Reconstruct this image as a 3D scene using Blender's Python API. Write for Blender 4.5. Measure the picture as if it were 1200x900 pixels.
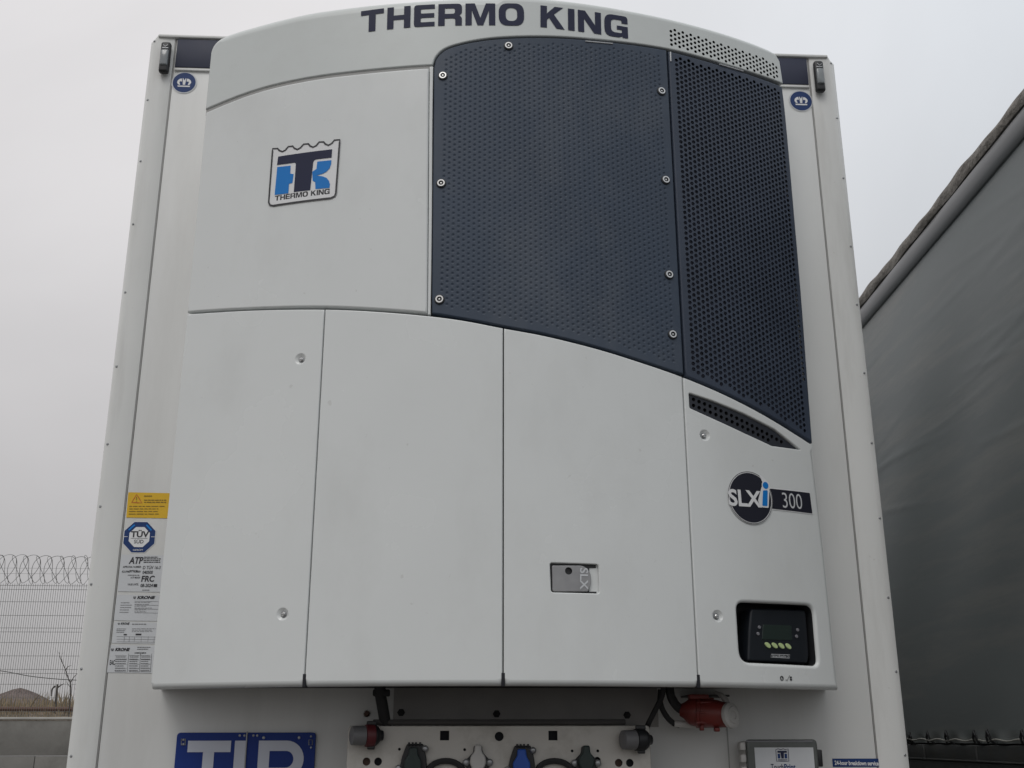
import bpy, bmesh, math, random
from mathutils import Vector, Matrix, Euler
from mathutils.geometry import delaunay_2d_cdt
random.seed(7)
for o in list(bpy.data.objects): bpy.data.objects.remove(o)
SC = bpy.context.scene
COL = SC.collection
R = math.radians

# ------------------------------------------------------------------ camera
CAM = Vector((-0.1426, -3.5507, 1.4975)); YAW, PITCH, ROLL, FPX = R(-3.1158), R(17.9954), R(-0.0947), 1279.9
_cy, _sy, _cp, _sp = math.cos(YAW), math.sin(YAW), math.cos(PITCH), math.sin(PITCH)
FWD = Vector((-_sy*_cp, _cy*_cp, _sp)); _r = Vector((_cy, _sy, 0)); _u = _r.cross(FWD)
RGT = math.cos(ROLL)*_r + math.sin(ROLL)*_u; UPV = -math.sin(ROLL)*_r + math.cos(ROLL)*_u
cd = bpy.data.cameras.new('camera'); cam = bpy.data.objects.new('camera', cd); COL.objects.link(cam)
cam.matrix_world = Matrix.Translation(CAM) @ Matrix((RGT, UPV, -FWD)).transposed().to_4x4()
cd.sensor_fit = 'HORIZONTAL'; cd.sensor_width = 36; cd.lens = 36*FPX/1200
cd.clip_start = 0.05; cd.clip_end = 3000
SC.camera = cam

# ------------------------------------------------------------------ sky, sun, exposure
W = bpy.data.worlds.new('World'); SC.world = W; W.use_nodes = True
nt = W.node_tree; nt.nodes.clear(); N = nt.nodes.new; Lk = nt.links.new
wo = N('ShaderNodeOutputWorld'); bg = N('ShaderNodeBackground'); Lk(bg.outputs[0], wo.inputs[0])
bg.inputs[1].default_value = 0.1
sky = N('ShaderNodeTexSky'); sky.sky_type = 'NISHITA'; sky.sun_disc = False
sky.sun_elevation = R(50); sky.sun_rotation = R(200); sky.dust_density = 4
hs = N('ShaderNodeHueSaturation'); hs.inputs['Saturation'].default_value = 0.25; Lk(sky.outputs[0], hs.inputs['Color'])
tc = N('ShaderNodeTexCoord'); sx = N('ShaderNodeSeparateXYZ'); Lk(tc.outputs['Generated'], sx.inputs[0])
rp = N('ShaderNodeValToRGB'); Lk(sx.outputs['Z'], rp.inputs[0])
e = rp.color_ramp.elements
e[0].position = 0.0; e[0].color = (.375, .372, .372, 1)
e[1].position = 1.0; e[1].color = (.86, .86, .86, 1)
x_ = rp.color_ramp.elements.new(.22); x_.color = (.49, .485, .487, 1)
x_ = rp.color_ramp.elements.new(.55); x_.color = (.70, .695, .70, 1)
# broad uneven cloud cover and a slightly bluer side to the right
nz = N('ShaderNodeTexNoise'); nz.inputs['Scale'].default_value = 1.9; nz.inputs['Detail'].default_value = 6; nz.inputs['Distortion'].default_value = .6
Lk(tc.outputs['Generated'], nz.inputs['Vector'])
mr = N('ShaderNodeMapRange'); Lk(nz.outputs[0], mr.inputs[0]); mr.inputs[1].default_value = .3; mr.inputs[2].default_value = .7
mr.inputs[3].default_value = 8.5; mr.inputs[4].default_value = 10.1
vm = N('ShaderNodeVectorMath'); vm.operation = 'SCALE'; Lk(rp.outputs[0], vm.inputs[0]); Lk(mr.outputs[0], vm.inputs['Scale'])
tint = N('ShaderNodeMapRange'); Lk(sx.outputs['X'], tint.inputs[0]); tint.inputs[1].default_value = -.15; tint.inputs[2].default_value = .45
tm = N('ShaderNodeMix'); tm.data_type = 'RGBA'; tm.blend_type = 'MIX'; Lk(tint.outputs[0], tm.inputs[0])
tm.inputs[6].default_value = (1.0, .985, .99, 1); tm.inputs[7].default_value = (.91, .955, 1.0, 1)
mm = N('ShaderNodeMix'); mm.data_type = 'RGBA'; mm.blend_type = 'MULTIPLY'; mm.inputs[0].default_value = 1
Lk(vm.outputs[0], mm.inputs[6]); Lk(tm.outputs[2], mm.inputs[7])
mx = N('ShaderNodeMix'); mx.data_type = 'RGBA'; mx.inputs[0].default_value = .9
Lk(hs.outputs[0], mx.inputs[6]); Lk(mm.outputs[2], mx.inputs[7]); Lk(mx.outputs[2], bg.inputs[0])
sd = bpy.data.lights.new('sun', 'SUN'); sd.energy = 0.5; sd.angle = R(25); sd.color = (1, .975, .94)
sun = bpy.data.objects.new('sun', sd); COL.objects.link(sun)
_az, _el = R(200), R(50)      # sun stands behind the viewer, slightly to the left
sdir = Vector((math.sin(_az)*math.cos(_el), math.cos(_az)*math.cos(_el), math.sin(_el)))
sun.rotation_euler = sdir.to_track_quat('Z', 'Y').to_euler()
SC.view_settings.view_transform = 'Standard'; SC.view_settings.look = 'None'
SC.view_settings.exposure = 0.29; SC.view_settings.gamma = 1; SC.view_settings.use_curve_mapping = False
SC.render.engine = 'CYCLES'

# ------------------------------------------------------------------ materials
def mat(name, col, rough=.5, metal=0, coat=0, noise=0, nscale=8, bump=0, bscale=40, stretch=(1, 1, 1), dirt=None, spec=.5, alpha=1, bdist=.003):
    m = bpy.data.materials.new(name); m.use_nodes = True
    t = m.node_tree; b = t.nodes['Principled BSDF']
    b.inputs['Base Color'].default_value = (*col, 1); b.inputs['Roughness'].default_value = rough
    b.inputs['Metallic'].default_value = metal; b.inputs['Coat Weight'].default_value = coat
    b.inputs['Specular IOR Level'].default_value = spec; b.inputs['Alpha'].default_value = alpha
    g = t.nodes.new('ShaderNodeTexCoord'); mp = t.nodes.new('ShaderNodeMapping'); mp.inputs['Scale'].default_value = stretch
    t.links.new(g.outputs['Object'], mp.inputs[0])
    last = None
    if noise:
        n = t.nodes.new('ShaderNodeTexNoise'); n.inputs['Scale'].default_value = nscale; n.inputs['Detail'].default_value = 6
        t.links.new(mp.outputs[0], n.inputs[0])
        r = t.nodes.new('ShaderNodeMapRange'); r.inputs[1].default_value = .25; r.inputs[2].default_value = .75
        r.inputs[3].default_value = 1-noise; r.inputs[4].default_value = 1+noise; t.links.new(n.outputs[0], r.inputs[0])
        v = t.nodes.new('ShaderNodeVectorMath'); v.operation = 'SCALE'; v.inputs[0].default_value = col
        t.links.new(r.outputs[0], v.inputs['Scale']); last = v.outputs[0]
        r2 = t.nodes.new('ShaderNodeMapRange'); r2.inputs[3].default_value = max(0, rough-.12); r2.inputs[4].default_value = min(1, rough+.12)
        t.links.new(n.outputs[0], r2.inputs[0]); t.links.new(r2.outputs[0], b.inputs['Roughness'])
    if dirt:   # dirt = (colour, amount, scale, stretch)
        dm = t.nodes.new('ShaderNodeMapping'); dm.inputs['Scale'].default_value = dirt[3]; t.links.new(g.outputs['Object'], dm.inputs[0])
        n2 = t.nodes.new('ShaderNodeTexNoise'); n2.inputs['Scale'].default_value = dirt[2]; n2.inputs['Detail'].default_value = 8
        n2.inputs['Roughness'].default_value = .65; t.links.new(dm.outputs[0], n2.inputs[0])
        r3 = t.nodes.new('ShaderNodeMapRange'); r3.inputs[1].default_value = .48; r3.inputs[2].default_value = .8
        r3.inputs[3].default_value = 0; r3.inputs[4].default_value = dirt[1]; t.links.new(n2.outputs[0], r3.inputs[0])
        q = t.nodes.new('ShaderNodeMix'); q.data_type = 'RGBA'; t.links.new(r3.outputs[0], q.inputs[0])
        if last: t.links.new(last, q.inputs[6])
        else: q.inputs[6].default_value = (*col, 1)
        q.inputs[7].default_value = (*dirt[0], 1); last = q.outputs[2]
    if dirt and col[0] > .6:
        n5 = t.nodes.new('ShaderNodeTexNoise'); n5.inputs['Scale'].default_value = 38; n5.inputs['Detail'].default_value = 2; t.links.new(g.outputs['Object'], n5.inputs[0])
        r5 = t.nodes.new('ShaderNodeMapRange'); r5.inputs[1].default_value = .74; r5.inputs[2].default_value = .79; r5.inputs[3].default_value = 0; r5.inputs[4].default_value = .16
        t.links.new(n5.outputs[0], r5.inputs[0]); q5 = t.nodes.new('ShaderNodeMix'); q5.data_type = 'RGBA'; t.links.new(r5.outputs[0], q5.inputs[0])
        t.links.new(last, q5.inputs[6]); q5.inputs[7].default_value = (.2, .17, .13, 1); last = q5.outputs[2]
    if last: t.links.new(last, b.inputs['Base Color'])
    if bump:
        n3 = t.nodes.new('ShaderNodeTexNoise'); n3.inputs['Scale'].default_value = bscale; n3.inputs['Detail'].default_value = 5
        t.links.new(mp.outputs[0], n3.inputs[0]); bp = t.nodes.new('ShaderNodeBump'); bp.inputs['Strength'].default_value = bump
        bp.inputs['Distance'].default_value = bdist; t.links.new(n3.outputs[0], bp.inputs['Height']); t.links.new(bp.outputs[0], b.inputs['Normal'])
    return m
GRIME = (.32, .31, .28)
M = dict(
 unit_white=mat('unit_white', (.70, .725, .72), .25, noise=.025, nscale=2.5, bump=.12, bscale=9, dirt=(GRIME, .16, 2.2, (1.5, 1.5, .8)), bdist=.004),
 cover_white=mat('cover_white', (.615, .65, .64), .34, noise=.03, nscale=3, bump=.1, bscale=12, dirt=(GRIME, .22, 3, (1, 1, 1))),
 wall_white=mat('wall_white', (.715, .725, .712), .36, noise=.03, nscale=2, bump=.12, bscale=6, dirt=(GRIME, .25, 1.6, (3, 3, .5)), bdist=.004),
 post_white=mat('post_white', (.69, .70, .685), .4, noise=.03, nscale=3, dirt=(GRIME, .3, 2.5, (5, 5, .7))),
 seal=mat('seal', (.36, .36, .35), .6, noise=.1),
 grille=mat('grille', (.041, .059, .090), .5, spec=.35, noise=.09, nscale=5, bump=.25, bscale=160, dirt=((.20, .21, .22), .22, 4, (1, 1, .6)), bdist=.001),
 grille_dark=mat('grille_dark', (.043, .057, .086), .5, spec=.35, noise=.12, nscale=6, bump=.25, bscale=160, bdist=.001),
 dark=mat('dark', (.012, .013, .018), .8),
 core=mat('core', (.03, .03, .032), .8, noise=.3),
 under=mat('under', (.07, .07, .07), .7, noise=.2),
 navy=mat('navy', (.018, .022, .055), .55, noise=.1, spec=.25),
 navy_panel=mat('navy_panel', (.022, .028, .058), .6, noise=.12, nscale=6),
 blue=mat('blue', (.004, .19, .58), .5, spec=.3),
 vent_dark=mat('vent_dark', (.030, .034, .044), .5, spec=.3, noise=.1),
 coil=mat('coil', (.050, .056, .085), .7, noise=.5, nscale=14),
 bar_black=mat('bar_black', (.014, .015, .026), .5, spec=.3),
 crown_blue=mat('crown_blue', (.012, .04, .15), .5, spec=.3),
 sticker_white=mat('sticker_white', (.74, .75, .76), .45, noise=.03),
 plate_grey=mat('plate_grey', (.58, .60, .62), .4, noise=.05),
 ink=mat('ink', (.02, .02, .025), .5),
 faint_ink=mat('faint_ink', (.16, .16, .17), .5),
 yellow=mat('yellow', (.70, .43, .012), .45, noise=.05),
 brown_ink=mat('brown_ink', (.22, .13, .01), .5),
 red_ink=mat('red_ink', (.45, .04, .02), .5),
 steel=mat('steel', (.62, .62, .61), .3, 1, noise=.1, nscale=30),
 zinc=mat('zinc', (.36, .37, .38), .45, .8, noise=.15, nscale=40),
 latch=mat('latch', (.32, .32, .325), .42, .6, noise=.1, nscale=30),
 black=mat('black', (.015, .016, .018), .45, noise=.15, nscale=20),
 rubber=mat('rubber', (.02, .02, .021), .7, noise=.2, nscale=15),
 plastic=mat('plastic', (.013, .016, .021), .35, spec=.35, noise=.12, nscale=12),
 lcd=mat('lcd', (.02, .032, .028), .15),
 key_green=mat('key_green', (.50, .62, .30), .45),
 key_grey=mat('key_grey', (.20, .20, .22), .4),
 lens=mat('lens', (.20, .22, .23), .2, coat=.5, noise=.3, nscale=30),
 red=mat('red', (.19, .026, .02), .45, noise=.2, nscale=15, dirt=((.08, .05, .04), .5, 20, (1, 1, 1))),
 dull_red=mat('dull_red', (.11, .015, .02), .5, noise=.15),
 grey_plastic=mat('grey_plastic', (.16, .16, .165), .45, noise=.1),
 pale_plastic=mat('pale_plastic', (.52, .51, .49), .45, noise=.08),
 tir_blue=mat('tir_blue', (.006, .030, .20), .5, spec=.3, noise=.12, nscale=7),
 tir_white=mat('tir_white', (.55, .58, .66), .4, noise=.04),
 socket_green=mat('socket_green', (.018, .032, .03), .5, noise=.2),
 socket_blue=mat('socket_blue', (.012, .08, .40), .45, noise=.15),
 board=mat('board', (.56, .54, .50), .45, .15, noise=.06, nscale=10, bump=.1, dirt=((.16, .14, .10), .6, 7, (1, 1, 1))),
 rust=mat('rust', (.10, .055, .04), .7, noise=.3, nscale=50),
 tag_yellow=mat('tag_yellow', (.60, .50, .03), .5),
 lid_clear=mat('lid_clear', (.10, .11, .105), .2, noise=.2, nscale=20, coat=.4),
 mount_grey=mat('mount_grey', (.36, .35, .34), .6, noise=.1),
 dark_steel=mat('dark_steel', (.055, .052, .05), .6, noise=.2, nscale=12),
 curtain=mat('curtain', (.168, .188, .190), .45, noise=.12, nscale=1.6, bump=.15, bscale=3.0, stretch=(1, .35, 1.2), dirt=((.30, .29, .27), .8, 2.6, (1, .22, 2.2)), bdist=.02),
 rail=mat('rail', (.17, .175, .18), .42, .4, noise=.12, nscale=6, stretch=(1, .3, 1)),
 tarp=mat('tarp', (.22, .205, .185), .8, noise=.35, nscale=9, bump=1, bscale=26, bdist=.03, dirt=((.07, .06, .05), .8, 12, (1, .5, 1))),
 rave=mat('rave', (.10, .105, .105), .5, .4, noise=.2, nscale=5, dirt=((.12, .11, .09), .6, 6, (1, 1, 1))),
 rope=mat('rope', (.33, .33, .30), .7),
 asphalt=mat('asphalt', (.085, .08, .075), .9, noise=.3, nscale=.8, bump=.6, bscale=60, bdist=.01, dirt=((.17, .15, .12), .7, .5, (1, 1, 1))),
 soil=mat('soil', (.17, .125, .085), .95, noise=.35, nscale=1.2, bump=.8, bscale=6, bdist=.1, dirt=((.26, .20, .12), .8, .9, (1, 1, 1))),
 mound=mat('mound', (.14, .11, .10), .95, noise=.25, nscale=.8, bump=.8, bscale=3, bdist=.2),
 straw=mat('straw', (.24, .19, .12), .9, noise=.3, nscale=2),
 concrete=mat('concrete', (.20, .195, .18), .9, noise=.16, nscale=1.4, bump=.5, bscale=14, bdist=.01, dirt=((.09, .085, .075), .7, 1.8, (1, 1, .7))),
 coping=mat('coping', (.42, .41, .38), .85, noise=.15, nscale=4),
 wire=mat('wire', (.16, .165, .16), .55, .5),
 bark=mat('bark', (.06, .05, .045), .9, noise=.3, nscale=30),
)

# ------------------------------------------------------------------ object helpers
def tag(o, label=None, cat=None, group=None, kind=None):
    if label: o['label'] = label
    if cat: o['category'] = cat
    if group: o['group'] = group
    if kind: o['kind'] = kind
    return o
def empty(name, loc=(0, 0, 0), rz=0, parent=None):
    o = bpy.data.objects.new(name, None); COL.objects.link(o); o.location = loc; o.rotation_euler = (0, 0, rz)
    o.empty_display_size = .1
    if parent: adopt(o, parent)
    return o
def world_mat(o):
    m = o.matrix_basis.copy()
    return world_mat(o.parent) @ o.matrix_parent_inverse @ m if o.parent else m
def adopt(o, p):
    o.parent = p; o.matrix_parent_inverse = world_mat(p).inverted()
def mesh(name, verts, faces, m, parent=None, smooth=40, wn=False, mi=None):
    me = bpy.data.meshes.new(name); me.from_pydata([tuple(v) for v in verts], [], faces)
    ms = m if isinstance(m, (list, tuple)) else [m]
    for k in ms: me.materials.append(M[k])
    if mi: me.polygons.foreach_set('material_index', mi)
    me.validate(); me.update()
    if smooth: me.shade_smooth(); me.set_sharp_from_angle(angle=R(smooth))
    o = bpy.data.objects.new(name, me); COL.objects.link(o)
    if parent: adopt(o, parent)
    if wn:
        w = o.modifiers.new('wn', 'WEIGHTED_NORMAL'); w.keep_sharp = True
    return o
class MB:
    """collects shapes, builds one mesh object"""
    def __init__(s): s.v = []; s.f = []; s.mi = []
    def add(s, v, f, k=0):
        n = len(s.v); s.v += [Vector(p) for p in v]; s.f += [[i+n for i in q] for q in f]; s.mi += [k]*len(f); return s
    def bm(s, b, k=0, mtx=None):
        if mtx: b.transform(mtx)
        b.verts.index_update(); s.add([v.co.copy() for v in b.verts], [[v.index for v in f.verts] for f in b.faces], k); b.free(); return s
    def box(s, c, d, bev=.002, rot=None, k=0, seg=2):
        b = bmesh.new(); bmesh.ops.create_cube(b, size=1); b.transform(Matrix.Diagonal((*d, 1)))
        if bev: bmesh.ops.bevel(b, geom=b.edges[:], offset=min(bev, min(d)*.45), segments=seg, affect='EDGES', profile=.5)
        m = Matrix.Translation(c)
        if rot: m = m @ Euler(rot).to_matrix().to_4x4()
        return s.bm(b, k, m)
    def cyl(s, a, b_, r, r2=None, seg=20, k=0, cap=True):
        a, b_ = Vector(a), Vector(b_); b = bmesh.new(); d = b_-a
        bmesh.ops.create_cone(b, cap_ends=cap, segments=seg, radius1=r, radius2=r if r2 is None else r2, depth=d.length)
        return s.bm(b, k, Matrix.Translation((a+b_)/2) @ d.to_track_quat('Z', 'Y').to_matrix().to_4x4())
    def tube(s, pts, r, seg=8, k=0, closed=False):
        pts = [Vector(p) for p in pts]; n = len(pts); rs = r if isinstance(r, (list, tuple)) else [r]*n
        vs, fs = [], []; ref = None
        for i, p in enumerate(pts):
            t = (pts[(i+1) % n]-pts[i-1]) if closed or 0 < i < n-1 else (pts[1]-pts[0] if i == 0 else pts[-1]-pts[-2])
            t.normalize()
            if ref is None: ref = t.orthogonal().normalized()
            ref = (ref-t*ref.dot(t)).normalized(); q = t.cross(ref)
            for j in range(seg):
                a = 2*math.pi*j/seg; vs.append(p+(ref*math.cos(a)+q*math.sin(a))*rs[i])
        for i in range(n if closed else n-1):
            for j in range(seg):
                a, b, c, d = i*seg+j, i*seg+(j+1) % seg, ((i+1) % n)*seg+(j+1) % seg, ((i+1) % n)*seg+j
                fs.append([a, b, c, d])
        if not closed: fs += [list(range(seg))[::-1], [(n-1)*seg+j for j in range(seg)]]
        return s.add(vs, fs, k)
    def lathe(s, prof, origin, axis, seg=24, k=0):
        vs, fs = [], []; q = Vector(axis).to_track_quat('Z', 'Y').to_matrix()
        for (r, h) in prof:
            for j in range(seg):
                a = 2*math.pi*j/seg; vs.append(Vector(origin)+q @ Vector((r*math.cos(a), r*math.sin(a), h)))
        for i in range(len(prof)-1):
            for j in range(seg): fs.append([i*seg+j, i*seg+(j+1) % seg, (i+1)*seg+(j+1) % seg, (i+1)*seg+j])
        return s.add(vs, fs, k)
    def build(s, name, m, parent=None, smooth=40, wn=False): return mesh(name, s.v, s.f, m, parent, smooth, wn, s.mi)
def rounded(n):  # smooth polyline helper: Catmull-Rom through points
    pass
def crom(pts, n=8, closed=False):
    P = [Vector(p) for p in pts]; out = []; L = len(P); rng = L if closed else L-1
    for i in range(rng):
        a, b, c, d = (P[(i-1) % L] if closed or i > 0 else P[0]*2-P[1]), P[i], P[(i+1) % L], (P[(i+2) % L] if closed or i+2 < L else P[-1]*2-P[-2])
        for k in range(n):
            t = k/n; out.append(.5*((2*b)+(c-a)*t+(2*a-5*b+4*c-d)*t*t+(3*b-a-3*c+d)*t**3))
    if not closed: out.append(P[-1])
    return out

# ------------------------------------------------------------------ surfaces: the wall and the bowed front of the cooling unit
RC, PC = 2.15, 0.45                  # bow radius, how far the middle stands off the wall
XC = -0.012
def S_wall(s, z, o=0): return Vector((s, -o, z))
def S_unit(s, z, o=0):
    a = s/RC; return Vector((XC+(RC+o)*math.sin(a), -PC+RC-(RC+o)*math.cos(a), z))
def S_off(y0):
    return lambda s, z, o=0: Vector((s, y0-o, z))
def ray(px, py): return (RGT*(px-600)/FPX - UPV*(py-450)/FPX + FWD)
def on_plane(px, py, y0=0):          # point of the wall (or a plane parallel to it) -> (s, z)
    d = ray(px, py); t = (y0-CAM.y)/d.y; p = CAM+d*t; return Vector((p.x, p.z))
def on_unit(px, py):
    d = ray(px, py); cx, cy = XC, -PC+RC
    ox, oy = CAM.x-cx, CAM.y-cy; A = d.x**2+d.y**2; B = 2*(ox*d.x+oy*d.y); C = ox*ox+oy*oy-RC*RC
    t = (-B-math.sqrt(max(0, B*B-4*A*C)))/(2*A); p = CAM+d*t
    return Vector((RC*math.asin(max(-1, min(1, (p.x-cx)/RC))), p.z))
U = lambda pts: [on_unit(*p) for p in pts]
Wl = lambda pts: [on_plane(*p) for p in pts]

def area2(L): return sum(L[i-1].x*L[i].y-L[i].x*L[i-1].y for i in range(len(L)))/2
def ccw(L): return L if area2(L) > 0 else L[::-1]
def dense(L, step=.02):
    out = []
    for i, a in enumerate(L):
        b = L[(i+1) % len(L)]; n = max(1, int((b-a).length/step))
        out += [a+(b-a)*k/n for k in range(n)]
    return out
def round_poly(L, r, n=5):
    out = []; L = [Vector(p) for p in L]; m = len(L); rs = r if isinstance(r, (list, tuple)) else [r]*m
    for i in range(m):
        p, a, b = L[i], L[i-1], L[(i+1) % m]; rr = rs[i]
        if rr <= 0: out.append(p); continue
        da, db = a-p, b-p; rr = min(rr, da.length*.48, db.length*.48); A = p+da.normalized()*rr; B = p+db.normalized()*rr
        for k in range(n+1):
            t = k/n; out.append(A*(1-t)**2+p*2*t*(1-t)+B*t*t)
    return out
def inset(L, d):                     # L counter-clockwise, d distance (number or per-vertex list) towards the inside
    out = []; n = len(L)
    for i in range(n):
        a, p, b = L[i-1], L[i], L[(i+1) % n]
        e1 = (p-a).normalized(); e2 = (b-p).normalized(); n1 = Vector((-e1.y, e1.x)); n2 = Vector((-e2.y, e2.x))
        m = n1+n2; dd = d[i] if isinstance(d, list) else d
        k = m.length_squared
        out.append(p+m*(dd*2/k if k > .4 else dd))
    return out
def inside(p, L):
    c = False; j = len(L)-1
    for i in range(len(L)):
        a, b = L[i], L[j]
        if (a.y > p.y) != (b.y > p.y) and p.x < (b.x-a.x)*(p.y-a.y)/(b.y-a.y)+a.x: c = not c
        j = i
    return c
def fill(loops, grid=None):
    """triangulate loops[0] minus loops[1:]; returns verts2d, tris"""
    vs, fs = [], []
    for L in loops:
        n = len(vs); vs += L; fs.append(list(range(n, n+len(L))))
    if grid:
        O = loops[0]; x0, x1 = min(p.x for p in O), max(p.x for p in O); y0, y1 = min(p.y for p in O), max(p.y for p in O)
        small = inset(O, .006)
        for i in range(int((x1-x0)/grid)+1):
            for j in range(int((y1-y0)/grid)+1):
                p = Vector((x0+(i+.5)*grid, y0+(j+.5)*grid))
                if inside(p, small) and not any(inside(p, h) for h in loops[1:] if len(h) > 4): vs.append(p)
    r = delaunay_2d_cdt([Vector((p.x, p.y)) for p in vs], [], fs, 2, 1e-6)
    V, T = r[0], [list(t) for t in r[2]]
    T = [t if (V[t[1]]-V[t[0]]).cross(V[t[2]]-V[t[0]]) > 0 else t[::-1] for t in T]
    return V, T
def plate(name, outer, m, parent, surf=S_unit, r=.005, thick=.025, off=0, holes=(), seg=3, grid=.03, wn=True, rfun=None, keep=False):
    """A panel that follows surf: rounded rim, real thickness. holes: (loop, lip radius, depth, floor material index or None, wall material index)"""
    O = dense(ccw(outer), .02); b = MB()
    rr = [rfun(p) for p in O] if rfun else [r]*len(O)
    def ring(L, rad, sgn, depth, kwall=0):
        prof = []
        for k in range(seg+1):
            a = math.pi/2*k/seg; prof.append((1-math.sin(a), 1-math.cos(a)))   # (inset share, depth share): a=0 side, a=90 front
        loops = []
        loops.append([surf(p.x, p.y, off-depth) for p in L])
        for k in range(seg+1):
            a = math.pi/2*k/seg
            ins = [q*(1-math.cos(a))*sgn for q in rad]; dep = [q*(1-math.sin(a)) for q in rad]
            I = inset(L, ins)
            loops.append([surf(p.x, p.y, off-dd) for p, dd in zip(I, dep)])
        n = len(L); V = [p for l in loops for p in l]; F = []
        for i in range(len(loops)-1):
            for j in range(n):
                q = [i*n+j, i*n+(j+1) % n, (i+1)*n+(j+1) % n, (i+1)*n+j]
                F.append(q if sgn > 0 else q[::-1])
        b.add(V, F[:n], kwall); b.f += [[i+len(b.v)-len(V) for i in q] for q in F[n:]]; b.mi += [0]*len(F[n:])
        return inset(L, [q*sgn for q in rad])
    inner = ring(O, rr, 1, thick)
    hl = []
    for h in holes:
        L = dense(ccw(h[0]), .02) if len(h[0]) > 10 else ccw(h[0]); rad = h[1]
        if rad > 0: hl.append(ring(L, [rad]*len(L), -1, h[2], h[4] if len(h) > 4 else 0))
        else:
            n = len(L); V = [surf(p.x, p.y, off) for p in L]; I = inset(L, h[5]) if len(h) > 5 else L
            V += [surf(p.x, p.y, off-h[2]) for p in I]
            b.add(V, [[j, (j+1) % n, n+(j+1) % n, n+j] for j in range(n)], h[4] if len(h) > 4 else 0); hl.append(L); L = I
        if h[3] is not None:
            b.add([surf(p.x, p.y, off-h[2]) for p in L], [list(range(len(L)))], h[3])
    V, T = fill([inner]+hl, grid)
    b.add([surf(p.x, p.y, off) for p in V], T, 0)
    bmx = bmesh.new(); vs = [bmx.verts.new(v) for v in b.v]
    for f, k in zip(b.f, b.mi):
        try: bmx.faces.new([vs[i] for i in f]).material_index = k
        except ValueError: pass
    bmesh.ops.remove_doubles(bmx, verts=bmx.verts[:], dist=1e-5)
    me = bpy.data.meshes.new(name); bmx.to_mesh(me); bmx.free()
    for k in (m if isinstance(m, (list, tuple)) else [m]): me.materials.append(M[k])
    me.shade_smooth(); me.set_sharp_from_angle(angle=R(50))
    o = bpy.data.objects.new(name, me); COL.objects.link(o); adopt(o, parent)
    if wn:      # exact normals on the front so the panel reads as one smooth sheet
        me.update(); cn = [c.vector.copy() for c in me.corner_normals]; ctr = Vector((XC, -PC+RC, 0)) if surf is S_unit else None
        for p in me.polygons:
            c = p.center; nn = Vector((c.x-ctr.x, c.y-ctr.y, 0)).normalized() if ctr else Vector((0, -1, 0))
            if p.normal.dot(nn) > .999:
                for li in p.loop_indices:
                    v = me.vertices[me.loops[li].vertex_index].co; cn[li] = Vector((v.x-ctr.x, v.y-ctr.y, 0)).normalized() if ctr else nn
        me.normals_split_custom_set([tuple(v) for v in cn])
    return o
def hexholes(region, rad, surf_pitch=.0187, n=8, origin=(0, 0), skip=()):
    x0, x1 = min(p.x for p in region), max(p.x for p in region); y0, y1 = min(p.y for p in region), max(p.y for p in region)
    cx = surf_pitch*.866; out = []
    for i in range(int((x1-x0)/cx)+2):
        for j in range(int((y1-y0)/surf_pitch)+2):
            c = Vector((x0+i*cx, y0+(j+.5*(i % 2))*surf_pitch))
            if inside(c, region) and all((c-q).length > d for q, d in skip):
                out.append([c+Vector((math.cos(2*math.pi*(k+.5)/n), math.sin(2*math.pi*(k+.5)/n)))*rad for k in range(n)])
    return out

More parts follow.
